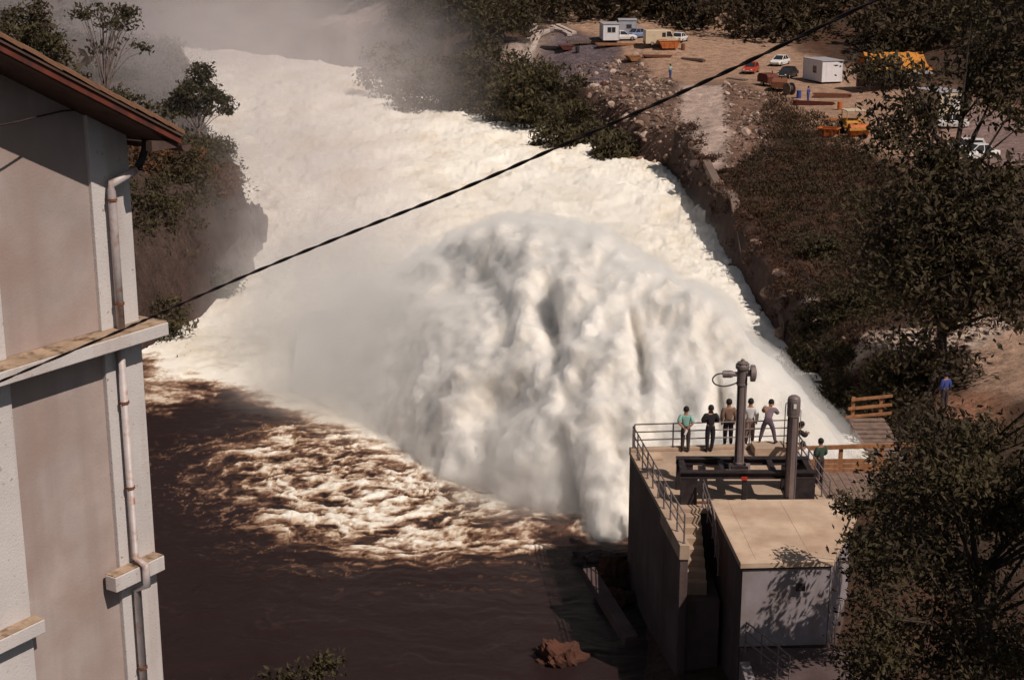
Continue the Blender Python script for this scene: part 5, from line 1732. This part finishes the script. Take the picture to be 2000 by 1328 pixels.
def wing():
    t = thing('wing_wall', 'dark triangular concrete wing wall on the right bank', 'wall', (17.5, 100, 0))
    a, c, e = P(1475, 445, 2.6), P(1605, 560, 3.3), P(1532, 632, 1.2)
    f = P(1466, 505, .8)
    b = MB()
    b.add([a, c, e, f, Vector((a.x + .3, a.y + .6, -2)), Vector((c.x + .6, c.y, -2)), Vector((e.x, e.y, -2)), Vector((f.x, f.y, -2))],
          [(0, 1, 2, 3), (3, 2, 6, 7), (0, 3, 7, 4), (1, 0, 4, 5), (2, 1, 5, 6)])
    b.build('wall_panel', 'wall_dark', t, True)
wing()
# pale slabs stacked on the upper slope
t = thing('slab_stack', 'pale grey stone slabs lying on the slope above the grey gravel', 'slabs', on_land(1040, 110, 6))
for i in range(9):
    u0, v0 = 1012 + i * 9.5, 118 - i * 3.2
    a, c = on_land(u0, v0, 6), on_land(u0 + 34, v0 - 24, 6.5)
    b = MB()
    b.bar(a + Vector((0, 0, .25)), c + Vector((0, 0, .25)), .75, .4)
    b.build('slab', 'slab_pale', t, True)

# ------------------------------------------------------------------ the building site across the river
def copy_to(o, parent, loc):
    c = o.copy()
    C.objects.link(c)
    c.parent = parent
    c.location = loc
    return c

def wheels(t, spots, r=.30, w=.19):
    for x, y in spots:
        b = MB()
        b.tube([(x - w / 2, y, r), (x - w / 2 + .03, y, r), (x + w / 2 - .03, y, r), (x + w / 2, y, r)], [r * .86, r, r, r * .86], 14)
        ty = b.build('wheel', 'tyre', t)
        s = 1 if x > 0 else -1
        b = MB()
        b.tube([(x + s * (w / 2 - .01), y, r), (x + s * (w / 2 + .012), y, r)], [r * .62, r * .55], 12)
        b.build('rim', 'rim', ty)

def car(label, loc, rotz, paint, L=4.0, Wd=1.62, H=1.40, hatch=False, name='parked_car', roof=None):
    """saloon / hatchback, nose towards +Y"""
    t = thing(name, label, 'car', loc, rotz, 'cars parked on the site')
    h = Wd / 2
    yb, yf = -L / 2, L / 2
    belt = .86
    # body sections along the length: (y, half width, z low, z top)
    sec = [(yb, h * .80, .42, .70), (yb + .06, h * .93, .28, belt - .04), (yb + .5, h, .22, belt), (-.2, h, .20, belt), (yf - 1.15, h, .20, belt - .01), (yf - .35, h * .97, .24, .76), (yf - .05, h * .88, .30, .66), (yf, h * .78, .40, .58)]
    b = MB()
    vs, n = [], 8
    for y, w, z0, z1 in sec:
        zm = z0 + (z1 - z0) * .55
        vs += [(-w * .92, y, z0), (-w, y, zm), (-w * .96, y, z1 - .04), (-w * .88, y, z1), (w * .88, y, z1), (w * .96, y, z1 - .04), (w, y, zm), (w * .92, y, z0)]
    fs = [tuple(range(n)), tuple((len(sec) - 1) * n + k for k in range(n - 1, -1, -1))]
    for i in range(len(sec) - 1):
        for k in range(n):
            fs.append((i * n + k, (i + 1) * n + k, (i + 1) * n + (k + 1) % n, i * n + (k + 1) % n))
    b.add(vs, fs)
    b.build('body', paint, t, sm=False, bevel=.02)
    # greenhouse: glass block with painted roof and pillars
    y0, y1 = (yb + .25, yf - 1.2) if hatch else (yb + .62, yf - 1.15)
    r0, r1 = (yb + .55, yf - 1.95) if hatch else (yb + 1.15, yf - 1.9)
    w0, w1 = h * .90, h * .72
    lo = [(-w0, y0, belt - .02), (w0, y0, belt - .02), (w0, y1, belt - .03), (-w0, y1, belt - .03)]
    hi = [(-w1, r0, H - .05), (w1, r0, H - .05), (w1, r1, H - .05), (-w1, r1, H - .05)]
    b = MB()
    b.add(lo + hi, [(0, 1, 5, 4), (1, 2, 6, 5), (2, 3, 7, 6), (3, 0, 4, 7), (4, 5, 6, 7)])
    b.build('window', 'glass_dark', t)
    b = MB()
    b.prism([(-w1 - .02, r0 - .03, H - .055), (w1 + .02, r0 - .03, H - .055), (w1 + .02, r1 + .03, H - .055), (-w1 - .02, r1 + .03, H - .055)], (0, 0, .06))
    b.build('roof', paint, t, bevel=.025)
    for s in (0, 1):
        for q in (0, 1):
            i = {(0, 0): 0, (1, 0): 1, (1, 1): 2, (0, 1): 3}[(s, q)]
            b = MB()
            b.bar(Vector(lo[i]) * 1.004, Vector(hi[i]) * 1.004, .07, .05)
            b.build('pillar', paint, t)
        sx = -1 if s == 0 else 1
        b = MB()
        ym = (y0 + y1) / 2 - .1
        b.bar((sx * w0 * 1.005, ym, belt), (sx * w1 * 1.01, ym, H - .05), .06, .06)
        b.build('pillar', paint, t)
        b = MB()
        b.ell((sx * h * .62, yf - .03, .56), (.15, .05, .085), 10, 6)
        b.build('headlight', 'lamp_glass', t)
        b = MB()
        b.box(sx * h * .66 - .12, sx * h * .66 + .12, yb - .012, yb + .05, .58, .70)
        b.build('tail_light', 'red_paint', t)
        b = MB()
        b.ell((sx * (h + .06), y1 - .35, belt + .06), (.07, .05, .05), 8, 6)
        b.build('mirror', paint, t)
    for y in (yb - .03, yf - .02):
        b = MB()
        b.box(-h * .82, h * .82, y - .03, y + .06, .36, .47)
        b.build('bumper', 'rim', t, bevel=.015)
        b = MB()
        s = -1 if y < 0 else 1
        b.box(-.24, .24, y + s * .062, y + s * .067, .40, .50) if s > 0 else b.box(-.24, .24, y - .038, y - .033, .40, .50)
        b.build('number_plate', 'number_plate', t)
    wheels(t, [(-h + .08, yf - .75), (h - .08, yf - .75), (-h + .08, yb + .72), (h - .08, yb + .72)])
    return t

def van(label, loc, rotz, paint, L=4.9, Wd=1.95, H=2.25):
    t = thing('parked_van', label, 'van', loc, rotz, 'cars parked on the site')
    h = Wd / 2
    prof = [(-L / 2, .35), (-L / 2, H - .12), (-L / 2 + .1, H), (L / 2 - 1.35, H), (L / 2 - 1.15, H - .06), (L / 2 - .62, 1.25), (L / 2 - .08, 1.05), (L / 2, .85), (L / 2, .38), (L / 2 - .1, .32), (-L / 2 + .1, .30)]
    b = MB()
    b.prism([(-h, y, z) for y, z in prof], (Wd, 0, 0))
    b.build('body', paint, t, bevel=.06)
    def pane(poly, nm='window'):
        b = MB()
        b.add(poly, [tuple(range(len(poly)))])
        b.build(nm, 'glass_dark', t)
    for s in (-1, 1):
        x = s * (h + .004)
        pane([(x, L / 2 - 1.75, 1.32), (x, L / 2 - .80, 1.32), (x, L / 2 - 1.20, H - .2), (x, L / 2 - 1.75, H - .2)][::s])
        pane([(x, .0, 1.25), (x, .55, 1.25), (x, .55, H - .35), (x, .0, H - .35)][::s])
        b = MB()
        b.ell((s * h * .72, L / 2 - .01, .72), (.14, .04, .12), 10, 6)
        b.build('headlight', 'lamp_glass', t)
        b = MB()
        b.bar((s * (h + .006), -.55, .9), (s * (h + .006), .75, .9), .02, .03)
        b.build('door_rail', 'steel_dark', t)
        b = MB()
        b.ell((s * (h + .12), L / 2 - .95, 1.45), (.06, .05, .13), 8, 6)
        b.build('mirror', 'steel_dark', t)
    a, c = (L / 2 - 1.13, H - .12), (L / 2 - .64, 1.32)
    pane([(-h * .86, c[0] + .035, c[1]), (h * .86, c[0] + .035, c[1]), (h * .80, a[0] + .03, a[1]), (-h * .80, a[0] + .03, a[1])], 'windscreen')
    for y in (-L / 2 - .02, L / 2):
        b = MB()
        b.box(-h * .95, h * .95, y - .04, y + .06, .38, .52)
        b.build('bumper', 'steel_dark', t)
    b = MB()
    b.box(-.26, .26, L / 2 + .062, L / 2 + .068, .40, .50)
    b.build('number_plate', 'number_plate', t)
    wheels(t, [(-h + .1, L / 2 - .85), (h - .1, L / 2 - .85), (-h + .1, -L / 2 + 1.0), (h - .1, -L / 2 + 1.0)], .33, .2)
    return t

def cabin(label, loc, rotz, Wx, Ly, Hh, paint='cabin_white', wins=(), door=None, roof='cabin_grey', name='site_cabin', flat=True):
    """a site hut: ribbed walls, roof with overhang, skids, windows given as (side, along, z0, w, h)"""
    t = thing(name, label, 'cabin', loc, rotz, 'huts on the site')
    b = MB()
    b.box(-Wx / 2, Wx / 2, -Ly / 2, Ly / 2, .15, Hh)
    wall = b.build('wall', paint, t, bevel=.015)
    b = MB()
    b.box(-Wx / 2 - .10, Wx / 2 + .10, -Ly / 2 - .10, Ly / 2 + .10, Hh, Hh + .09)
    b.build('roof', roof, t, bevel=.015)
    for x in (-Wx / 2 + .2, Wx / 2 - .35):
        b = MB()
        b.box(x, x + .15, -Ly / 2, Ly / 2, 0, .148)
        b.build('skid', 'steel_dark', t)
    for sx in (-1, 1):
        for sy in (-1, 1):
            b = MB()
            b.box(sx * Wx / 2 - .035, sx * Wx / 2 + .035, sy * Ly / 2 - .035, sy * Ly / 2 + .035, .15, Hh - .002)
            b.build('corner_post', 'cabin_grey', t)
    for side, al, z0, w, h_ in wins:
        b, f = MB(), MB()
        if side in 'fb':
            y = (-Ly / 2) if side == 'f' else Ly / 2
            s = -1 if side == 'f' else 1
            f.box(al - w / 2 - .06, al + w / 2 + .06, min(y, y + s * .03), max(y, y + s * .03), z0 - .06, z0 + h_ + .06)
            b.box(al - w / 2, al + w / 2, min(y + s * .031, y + s * .04), max(y + s * .031, y + s * .04), z0, z0 + h_)
        else:
            x = (-Wx / 2) if side == 'l' else Wx / 2
            s = -1 if side == 'l' else 1
            f.box(min(x, x + s * .03), max(x, x + s * .03), al - w / 2 - .06, al + w / 2 + .06, z0 - .06, z0 + h_ + .06)
            b.box(min(x + s * .031, x + s * .04), max(x + s * .031, x + s * .04), al - w / 2, al + w / 2, z0, z0 + h_)
        fr = f.build('window', 'cabin_grey', t)
        b.build('pane', 'glass_dark', fr)
    if door:
        al, w = door
        b = MB()
        b.box(al - w / 2, al + w / 2, -Ly / 2 - .035, -Ly / 2, .18, 2.05)
        d = b.build('door', 'cabin_white', t)
        b = MB()
        b.box(al + w / 2 - .12, al + w / 2 - .06, -Ly / 2 - .08, -Ly / 2 - .037, 1.0, 1.05)
        b.build('handle', 'steel_dark', d)
    return t

def spot(u, v, z=6.0): return on_land(u, v, z)

cabin('white hut with twin dark windows beside the white pickup at the top', spot(1190, 79, 8.4), 0.05, 2.4, 5.0, 2.5, wins=[('f', -.28, 1.35, .5, .7), ('f', .35, 1.35, .5, .7)])
cabin('grey white hut behind the blue car at the top', spot(1225, 70, 8.6), -0.05, 2.7, 4.0, 2.4, 'cabin_grey', wins=[('f', .2, 1.2, .8, .6)])
car('white car in front of the huts at the top of the site', spot(1215, 79, 8.3), -1.52, 'car_white', L=4.4)
car('blue car between the white car and the beige van', spot(1248, 74, 8.3), -0.9, 'car_blue', L=4.2)
van('beige delivery van parked at the top of the site', spot(1290, 88, 8.1), -1.45, 'van_beige')
car('white car half hidden beyond the nose of the beige van', spot(1328, 82, 8.1), -0.4, 'car_white', L=3.8, hatch=True)
car('red hatchback by itself on the gravel', spot(1466, 143), 2.75, 'car_red', L=3.7, hatch=True)
car('white car behind the black car on the gravel', spot(1523, 128), 2.6, 'car_white', L=4.2)
car('black car in front of the white cabin', spot(1538, 152), 2.62, 'car_dark', L=4.5)
cabin('large white box cabin standing alone beside the black car', spot(1606, 159), 0.28, 2.9, 5.2, 2.75, wins=[('l', -.6, 1.2, .9, .8)])
car('white estate car among the leaves on the right', spot(1880, 300, 5), 1.25, 'car_white', L=4.5, hatch=True)
car('white car furthest right half hidden by leaves', spot(1905, 312, 5), 1.9, 'car_white', L=4.2)
car('white car behind the leaves near the beige hut', spot(1850, 250, 5.5), 1.4, 'car_white', L=4.2)

# open-sided shed under a yellow tarpaulin
def shed():
    g = spot(1742, 172, 6)
    t = thing('tarpaulin_shed', 'open shed under a bright yellow tarpaulin roof', 'shed', g, 0.12)
    for x in (-3.6, 0, 3.6):
        for y in (-2.2, 2.2):
            b = MB()
            b.bar((x, y, 0), (x, y, 2.25), .12)
            b.build('post', 'steel_dark', t)
    b = MB()
    n = 12
    vs = []
    for i in range(n + 1):
        for j, (y, z) in enumerate(((-2.7, 2.3), (-1.3, 3.0), (0.4, 4.3), (2.6, 2.6))):
            x = -4.0 + i * 8.0 / n
            vs.append((x * (1 if j in (0, 3) else .93), y, z - (.07 if i % 3 else 0) + random.uniform(-.04, .04)))
    fs = [(i * 4 + j, (i + 1) * 4 + j, (i + 1) * 4 + j + 1, i * 4 + j + 1) for i in range(n) for j in range(3)]
    b.add(vs, fs)
    o = b.build('tarpaulin', 'tarp_yellow', t)
    s = o.modifiers.new('solid', 'SOLIDIFY')
    s.thickness = .03
    b = MB()
    b.box(-3.95, 3.95, -2.75, -2.68, 1.9, 2.28)
    b.build('fascia', 'cabin_grey', t)
    b = MB()
    b.box(-3.8, 3.8, 2.1, 2.16, 0, 2.2)
    b.build('back_wall', 'wood_grey', t)
    return t
shed()
cabin('beige hut with a white end door right of the yellow shed', spot(1832, 222, 5.8), 0.35, 3.0, 4.6, 2.5, 'cabin_beige', wins=[('f', -.75, 1.3, .5, .6)], door=(.55, .85))

def roller():
    g = spot(1668, 263, 5)
    t = thing('road_roller', 'yellow road roller with broad front drum on the lower site', 'roller', g, 0.12)
    b = MB()
    b.tube([(-.95, -1.15, .62), (.95, -1.15, .62)], .62, 22)
    dr = b.build('drum', 'orange_paint', t)
    b = MB()
    b.bar((-1.08, -1.15, .62), (-1.08, .3, .85), .1, .2)
    b.bar((1.08, -1.15, .62), (1.08, .3, .85), .1, .2)
    b.bar((-1.13, -1.85, .75), (1.13, -1.85, .75), .12, .25)
    b.bar((-1.08, -1.85, .75), (-1.08, -1.15, .62), .1, .2)
    b.bar((1.08, -1.85, .75), (1.08, -1.15, .62), .1, .2)
    b.build('drum_frame', 'yellow_paint', t)
    b = MB()
    b.prism([(-.85, .0, .7), (-.85, 2.2, .7), (-.85, 2.2, 1.35), (-.85, .9, 1.55), (-.85, .0, 1.2)], (1.7, 0, 0))
    b.build('engine_body', 'yellow_paint', t, bevel=.04)
    b = MB()
    b.box(-1.0, 1.0, -.3, 1.5, 2.35, 2.45)
    b.build('canopy', 'cabin_beige', t, bevel=.02)
    for x, y in ((-.9, -.2), (.9, -.2), (-.9, 1.4), (.9, 1.4)):
        b = MB()
        b.bar((x, y, 1.1), (x, y, 2.35), .07)
        b.build('canopy_post', 'yellow_paint', t)
    wheels(t, [(-.85, 1.5), (.85, 1.5)], .6, .42)
    return t
roller()

def skip(label, g, rz, m, L=3.2, Wd=1.7, H=1.2):
    t = thing('waste_skip', label, 'skip', g, rz)
    b = MB()
    lo = [(-L / 2 + .55, -Wd / 2, .1), (L / 2 - .55, -Wd / 2, .1), (L / 2 - .55, Wd / 2, .1), (-L / 2 + .55, Wd / 2, .1)]
    hi = [(-L / 2, -Wd / 2 - .06, H), (L / 2, -Wd / 2 - .06, H), (L / 2, Wd / 2 + .06, H), (-L / 2, Wd / 2 + .06, H)]
    b.add(lo + hi, [(3, 2, 1, 0), (0, 1, 5, 4), (1, 2, 6, 5), (2, 3, 7, 6), (3, 0, 4, 7)])
    o = b.build('tub', m, t)
    s = o.modifiers.new('solid', 'SOLIDIFY')
    s.thickness = .05
    for a, c in ((hi[0], hi[1]), (hi[1], hi[2]), (hi[2], hi[3]), (hi[3], hi[0])):
        b = MB()
        b.bar(a, c, .1, .1)
        b.build('rim_bar', m, t)
    for k in range(3):
        x = -L / 2 + .8 + k * .75
        b = MB()
        b.bar((x, -Wd / 2 - .02, .12), (x, -Wd / 2 - .08, H - .06), .07, .06)
        b.build('rib', m, t)
    return t
skip('orange skip in front of the beige van', spot(1306, 96, 7.6), .1, 'orange_paint')
skip('small orange tub on the grassy bank left of the roller', spot(1618, 268, 5), -.5, 'orange_paint', 2.0, 1.3, .9)
skip('faded orange tub at the top of the rubble slope', spot(1236, 120, 6.6), .3, 'wood_orange', 2.0, 1.4, .8)
skip('dark red tub left of the huts on the upper site', spot(1106, 84, 8), .2, 'verge_red', 2.2, 1.3, .7)

def digger():
    g = spot(948, 36, 9)
    t = thing('excavator', 'orange tracked excavator at the far end of the site', 'excavator', g, .3)
    for s in (-1, 1):
        b = MB()
        b.prism([(s * .95 - .25, y, z) for y, z in ((-1.6, .15), (-1.35, 0), (1.35, 0), (1.6, .15), (1.6, .5), (1.35, .65), (-1.35, .65), (-1.6, .5))], (.5, 0, 0))
        b.build('track', 'tyre', t)
    b = MB()
    b.prism([(-1.2, y, z) for y, z in ((-1.7, .8), (1.2, .8), (1.2, 1.3), (.2, 1.6), (-1.7, 1.6))], (2.4, 0, 0))
    b.build('engine_body', 'orange_paint', t, bevel=.05)
    b = MB()
    b.box(-1.1, -.1, .1, 1.3, 1.61, 2.7)
    cb = b.build('driver_cab', 'glass_dark', t)
    b = MB()
    b.box(-1.15, -.05, .05, 1.35, 2.702, 2.8)
    b.build('cab_roof', 'orange_paint', cb)
    b = MB()
    b.bar((.3, 1.1, 1.3), (.6, 3.2, 3.4), .3, .4)
    b.build('boom', 'orange_paint', t)
    b = MB()
    b.bar((.6, 3.2, 3.4), (.7, 4.6, 1.4), .22, .3)
    b.build('dipper_arm', 'orange_paint', t)
    b = MB()
    b.prism([(.35, y, z) for y, z in ((4.5, 1.5), (4.9, 1.0), (4.7, .3), (4.2, .3), (4.1, .9))], (.7, 0, 0))
    b.build('bucket', 'steel_dark', t)
digger()

def compressor(label, g, rz, m):
    t = thing('compressor', label, 'compressor', g, rz)
    b = MB()
    b.prism([(-.8, y, z) for y, z in ((-1.2, .45), (1.2, .45), (1.25, 1.2), (.9, 1.55), (-.9, 1.55), (-1.25, 1.2))], (1.6, 0, 0))
    b.build('housing', m, t, bevel=.04)
    b = MB()
    b.bar((0, 1.2, .5), (0, 2.3, .4), .09)
    b.build('tow_bar', 'steel_dark', t)
    b = MB()
    b.tube([(.3, -.5, 1.5), (.3, -.5, 1.9)], .06, 8)
    b.build('exhaust', 'steel_dark', t)
    wheels(t, [(-.75, 0), (.75, 0)], .34, .18)
compressor('rusty red compressor left of the black car', spot(1499, 168), .4, 'verge_red')
compressor('dark machine beside the black car front', spot(1522, 178), -.3, 'rust')

def pile(label, g, rz, n, L, m, name='timber_pile', part='timber', cat='timber', sec=.16):
    t = thing(name, label, cat, g, rz)
    k = 0
    lev = 0
    while k < n:
        row_ = max(2, 6 - lev)
        for i in range(row_):
            if k >= n: break
            b = MB()
            x = (i - row_ / 2) * (sec + .03)
            b.bar((x + random.uniform(-.03, .03), -L / 2 + random.uniform(-.2, .2), sec / 2 + lev * sec), (x + random.uniform(-.06, .06), L / 2 + random.uniform(-.3, .3), sec / 2 + lev * sec), sec, sec * .9)
            b.build(part, m, t)
            k += 1
        lev += 1
pile('stack of brown timbers at the edge of the upper gravel', spot(1150, 91, 7.5), 1.4, 14, 6.5, 'wood_grey')
pile('long brown timbers below the huts', spot(1215, 98, 7), 1.5, 11, 7.5, 'wood_orange')
pile('heap of rusty beams below the white cabin', spot(1625, 190, 5.8), 1.3, 14, 4.2, 'rust', 'beam_pile', 'beam', 'beams')
pile('reddish planks in front of the white cabin', spot(1590, 205, 5.6), 1.15, 12, 4.5, 'verge_red', 'plank_pile', 'plank', 'planks')
pile('pale scrap timbers at the head of the rubble slope', spot(1355, 118, 6.3), .9, 9, 3.6, 'wood_grey')
pile('dark beams behind the orange skip', spot(1285, 112, 6.6), 1.4, 9, 4.0, 'rust', 'beam_pile', 'beam', 'beams')

def spool():
    g = spot(1541, 186, 5.8)
    t = thing('cable_drum', 'wooden cable drum standing by the beams', 'cable drum', g, .5)
    for x in (-.4, .4):
        b = MB()
        b.tube([(x - .04, 0, .75), (x + .04, 0, .75)], .75, 20)
        b.build('flange', 'wood_grey', t)
    b = MB()
    b.tube([(-.36, 0, .75), (.36, 0, .75)], .45, 16)
    b.build('core', 'cable', t)
spool()
b = MB()
b.tube([(math.cos(a) * .9, 0, 1.0 + math.sin(a) * .9) for a in np.linspace(-.6, 3.8, 26)], .05, 6)
o = b.build('pipe_hoop', 'black_iron', None)
o.location = spot(1050, 78, 8)
tag(o, 'black bent pipe hoop standing above the pale slabs', 'pipe')

def barrel(label, g_, m):
    b = MB()
    lathe(b, [(.27, 0), (.29, .02), (.29, .28), (.305, .30), (.29, .32), (.29, .58), (.305, .60), (.29, .62), (.29, .88), (.27, .90)], 14)
    o = b.build('oil_barrel', m, None)
    o.location = g_
    tag(o, label, 'barrel', 'barrels on the site')
barrel('rusty oil barrel beside the orange skip', spot(1334, 98, 7.5), 'rust')
barrel('blue oil barrel near the reddish planks', spot(1560, 192, 5.8), 'cloth_blue')
barrel('dark oil barrel at the left end of the brown timbers', spot(1128, 92, 7.5), 'steel_dark')
barrel('orange oil barrel between roller and rusty beams', spot(1640, 215, 5.6), 'orange_paint')
pile('pale planks lying on the gravel below the red hatchback', spot(1440, 156, 6), .7, 6, 3.0, 'wood_grey', 'plank_pile', 'plank', 'planks')
pile('scrap timbers scattered left of the roller', spot(1630, 235, 5.3), 2.0, 8, 2.6, 'wood_orange')
pile('dark pipes lying beside the dark red tub', spot(1085, 80, 8), 1.1, 8, 4.5, 'steel_dark', 'pipe_pile', 'pipe', 'pipes', .2)
person('walker in pale aqua shirt alone on the rubble slope', spot(1309, 153), .6, 'cloth_aqua', 'cloth_blue', scale=1.0, sleeves=False)
person('worker in bright blue beside the reddish planks', spot(1578, 200, 5.8), .9, 'cloth_blue', 'cloth_blue')
person('person in blue shirt on the clay patch behind the leaves', spot(1843, 800, 4.2), .4, 'cloth_blue', 'cloth_dusk')
person('person in pink top by the tree trunk at the rubble', spot(1812, 662, 4.0), -.4, 'cloth_pink', 'cloth_black')
person('person with red top near the white estate car', spot(1803, 300, 5), 1.2, 'red_paint', 'cloth_dusk')

# ------------------------------------------------------------------ drifting spray
W_ = (0.993, 0.985, 0.972)
G_ = (0.88, 0.83, 0.855)
MIST = [
    # centre, radii, density, colour, what it is
    ((-10, 92, 2.0), (11, 13, 8.5), 0.38, W_, 'thick white spray rolling off the left end of the jet'),
    ((-5, 81, 1.5), (10, 9, 8.5), 0.50, W_, 'pale veil of spray in front of the jet'),
    ((-11.5, 83, 0), (6, 6, 3.5), 0.55, W_, 'low white spray where the jet meets the pool'),
    ((1.5, 66.5, 0.5), (6, 5.5, 6), 0.42, W_, 'grey spray at the near foot of the jet'),
    ((-14, 114, 3), (13, 26, 12), 0.085, G_, 'spray drifting against the left cliff'),
    ((-26, 165, 6), (28, 55, 24), 0.036, G_, 'thin spray hanging over the left bank'),
    ((-70, 255, 14), (70, 100, 50), 0.016, G_, 'grey mist filling the valley upstream'),
    ((-12, 250, 3), (34, 60, 14), 0.014, G_, 'thin mist along the far bank'),
    ((-58, 300, 4), (42, 45, 14), 0.03, G_, 'pale spray over the far bend of the river'),
    ((2, 128, 0), (20, 42, 5), 0.10, W_, 'low veil of spray over the foaming river'),
]
for i, (c, r, dn, cl, lb) in enumerate(MIST):
    mist('spray_mist', c, r, dn, 3.7 * i + 1, lb, col=cl)
